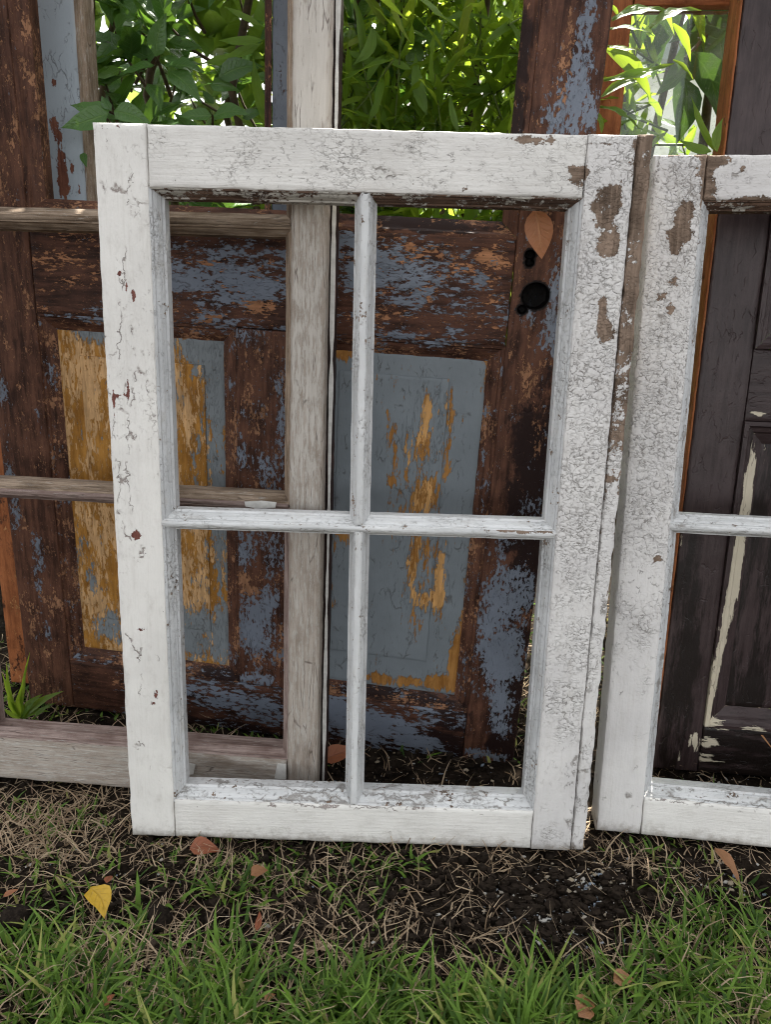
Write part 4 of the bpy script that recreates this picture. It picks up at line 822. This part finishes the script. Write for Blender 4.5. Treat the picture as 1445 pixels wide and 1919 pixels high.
# ------------------------------------------------------------------ grass, straw and paint crumbs
def dens(lst, base):
    def f(px, py):
        r = np.full(px.shape, base)
        for (x, y, rx, ry, a) in lst: r = r + a * np.exp(-(((px - x) / rx) ** 2 + ((py - y) / ry) ** 2))
        return r
    return f
def blades(name, N, dfun, hgt, wid, flat, mat, seed, y1=1.75, lo_=.38, tuft=False, bend=.4):
    g = np.random.default_rng(seed); M_ = N * 14
    x = g.uniform(-.85, .95, M_); y = .46 + (y1 - .46) * g.random(M_) ** 1.5
    az0 = g.uniform(0, 2 * np.pi, M_)
    if tuft:
        K = M_ // 9; cx_, cy_ = x[:K], y[:K]; k = g.integers(0, K, M_); dx, dy = g.normal(0, .006, M_), g.normal(0, .006, M_)
        x, y = cx_[k] + dx, cy_[k] + dy; az0 = np.arctan2(dy, dx) + g.normal(0, .5, M_)
    z = gz(x, y); px, py, _ = project(np.stack([x, y, z], -1))
    pr = np.clip(dfun(px, py), 0, 1) * np.clip(.25 + 1.6 * (fbm(x * 16, y * 16, seed, 3) - .25), 0, 1.3)
    keep = (g.random(M_) < pr) & (px > -150) & (px < 1600) & (py < 2050); ix = np.nonzero(keep)[0][:N]
    x, y, z = x[ix], y[ix], z[ix]; n_ = len(ix); h = hgt * g.uniform(.4, 1.25, n_) * np.clip((py[ix] - 1480) / 330, lo_, 1.12); az = az0[ix]; bn_ = g.normal(0, bend, n_)
    ln = np.clip(g.normal(flat, .22, n_), .02, 1.0); cv = g.uniform(.2, .9, n_); wd = wid * g.uniform(.6, 1.3, n_); tw = g.normal(0, .5, n_)
    T = np.array([0, .3, .6, .85, 1.0]); V = []
    dirx, diry = np.cos(az), np.sin(az); pxx, pyy = -np.sin(az + tw), np.cos(az + tw)
    for t in T:
        rad = h * (ln * t + cv * .5 * t * t * (1 - ln * .5)); up = h * (np.sqrt(np.maximum(0, 1 - ln ** 2)) * t - cv * .35 * t * t)
        up = np.maximum(up, -.002 + .004 * t); wv = wd * .5 * (1 - t ** 2.2) + .0001
        c = np.stack([x + np.cos(az + bn_ * t) * rad, y + np.sin(az + bn_ * t) * rad, z - .002 + up], -1); o = np.stack([pxx * wv, pyy * wv, np.zeros(n_)], -1)
        V += [c - o, c + o]
    V = np.stack(V, 1).reshape(-1, 3); base = np.arange(n_)[:, None] * 10
    Fc = np.concatenate([base + np.array([[2 * k, 2 * k + 1, 2 * k + 3, 2 * k + 2]]) for k in range(4)], 0)
    rn = np.repeat(g.random(n_), 10); lv = np.tile(np.repeat(T, 2), n_)
    return mesh_obj(name, V, Fc, mat, None, {'rnd': rn, 'lv': lv}, smooth=4, kind='stuff')
def blade_mat(name, c1, c2, c3, tr_, tcol, rough):
    n = NT(name); rn, lv = n.attr('rnd'), n.attr('lv')
    c = n.mix(n.step(rn, 0, .75), c1, c2); c = n.mix(n.step(rn, .85, 1), c, c3); c = n.mix(n.step(lv, .55, 1.0, 0, .35), c, tcol)
    n.fin(c, rough, Specular_IOR_Level=.2); tl = n.node('ShaderNodeBsdfTranslucent'); n.put(tl.inputs[0], c); ms = n.node('ShaderNodeMixShader'); ms.inputs[0].default_value = tr_
    n.put(ms.inputs[1], n.bsdf.outputs[0]); n.put(ms.inputs[2], tl.outputs[0]); n.put(n.out.inputs[0], ms.outputs[0]); return n.mat
M_grass = blade_mat('green_blade', (.035, .08, .014), (.14, .25, .036), (.36, .36, .11), .35, (.17, .26, .05), .45)
M_straw = blade_mat('dead_blade', (.24, .165, .10), (.48, .37, .25), (.12, .075, .05), .15, (.50, .40, .28), .7)
GREEN = dens([(420, 1650, 60, 50, .5), (520, 1640, 40, 40, .3), (80, 1540, 70, 30, .35), (360, 1560, 40, 40, .3), (690, 1650, 80, 50, .4), (800, 1620, 110, 22, .35), (1200, 1620, 80, 40, .55), (1300, 1720, 150, 70, .38), (1010, 1710, 190, 110, -1.2), (870, 1750, 80, 80, -.8), (560, 1800, 90, 40, -.35), (350, 1850, 70, 40, -.3), (820, 1850, 80, 30, -.3), (560, 1745, 70, 40, -.3), (1390, 1620, 60, 40, -.3), (250, 1700, 90, 60, -.15),
              (200, 1860, 280, 75, .62), (520, 1890, 260, 75, .6), (800, 1910, 260, 70, .55), (1250, 1870, 240, 90, .62), (1000, 1935, 200, 60, .5), (180, 2000, 1500, 60, .3), (100, 1720, 120, 60, .25), (60, 1330, 60, 30, .3), (440, 1370, 60, 30, .2), (720, 1470, 900, 70, -.14), (700, 1640, 500, 60, .07)], .13)
STRAW = dens([(890, 1740, 60, 50, 1), (900, 1820, 60, 40, .8), (80, 1560, 150, 80, .8), (330, 1640, 120, 60, .5), (640, 1640, 200, 60, .55), (1060, 1610, 150, 22, .7), (620, 1750, 120, 60, .4), (350, 1860, 120, 50, .4), (1250, 1760, 200, 80, .3), (180, 1850, 250, 80, .25), (700, 1870, 200, 60, .3), (1300, 1880, 200, 60, .2), (1020, 1720, 150, 80, -.6), (250, 1790, 120, 50, .4), (700, 1460, 900, 60, -.12)], .2)
blades('grass', 7000, GREEN, .060, .0055, .58, M_grass, 11, tuft=True)
blades('dead_grass', 12000, STRAW, .062, .0019, .90, M_straw, 12, lo_=.75, bend=1.1)
def crumbs(name, cl, big, mat, sd_):
    g = np.random.default_rng(sd_); V = []; Fc = []; rn = []
    cl = cl or [(1010, 1690, 110, 70, 420), (1110, 1640, 60, 30, 200), (1060, 1740, 120, 60, 160), (1340, 1640, 70, 40, 120), (600, 1680, 300, 90, 70), (150, 1650, 160, 80, 50), (1000, 1850, 350, 60, 50), (760, 1450, 200, 40, 60), (1340, 1450, 80, 20, 40)]
    for (x, y, rx, ry, n_) in cl:
        for i in range(n_):
            p = ground_at(x + g.normal(0, rx * .6), y + g.normal(0, ry * .6)); z = float(gz(p[0], p[1])) + .002; k = int(g.integers(4, 7)); s = (.0009 + .004 * g.random() ** 3.5) * big; a0 = g.random() * 6.3; el = g.uniform(.4, 1)
            tilt = g.normal(0, .3, 2); o = len(V); th = s * (.35 if big == 1 else 1.0)
            ring = [(math.cos(a0 + 6.283 * j / k) * s * g.uniform(.7, 1.2), math.sin(a0 + 6.283 * j / k) * s * el * g.uniform(.7, 1.2)) for j in range(k)]
            for h in (0, th):
                for (a, b) in ring: V.append((p[0] + a, p[1] + b, z + a * tilt[0] + b * tilt[1] + h))
            Fc.append([o + k + j for j in range(k)]); Fc += [[o + j, o + (j + 1) % k, o + k + (j + 1) % k, o + k + j] for j in range(k)]; rn += [g.random()] * (2 * k)
    if mat: return mesh_obj(name, V, Fc, mat, None, {'rnd': rn}, kind='stuff')
    n = NT('crumb'); r_ = n.attr('rnd'); c = n.mix(n.step(r_, .2, .5), (.40, .39, .36), (.30, .25, .18)); c = n.mix(n.step(r_, .7, .85), c, (.20, .24, .29)); n.fin(c, .8)
    mesh_obj(name, V, Fc, n.mat, None, {'rnd': rn}, kind='stuff')
crumbs('debris', None, 1, None, 5)
crumbs('soil_crumbs', [(700, 1700, 800, 140, 3800), (1010, 1700, 200, 110, 900), (700, 1430, 700, 60, 900)], 1.7, plain_mat('soil_crumb', (.030, .022, .016), (.012, .009, .007), .95, 200), 6)
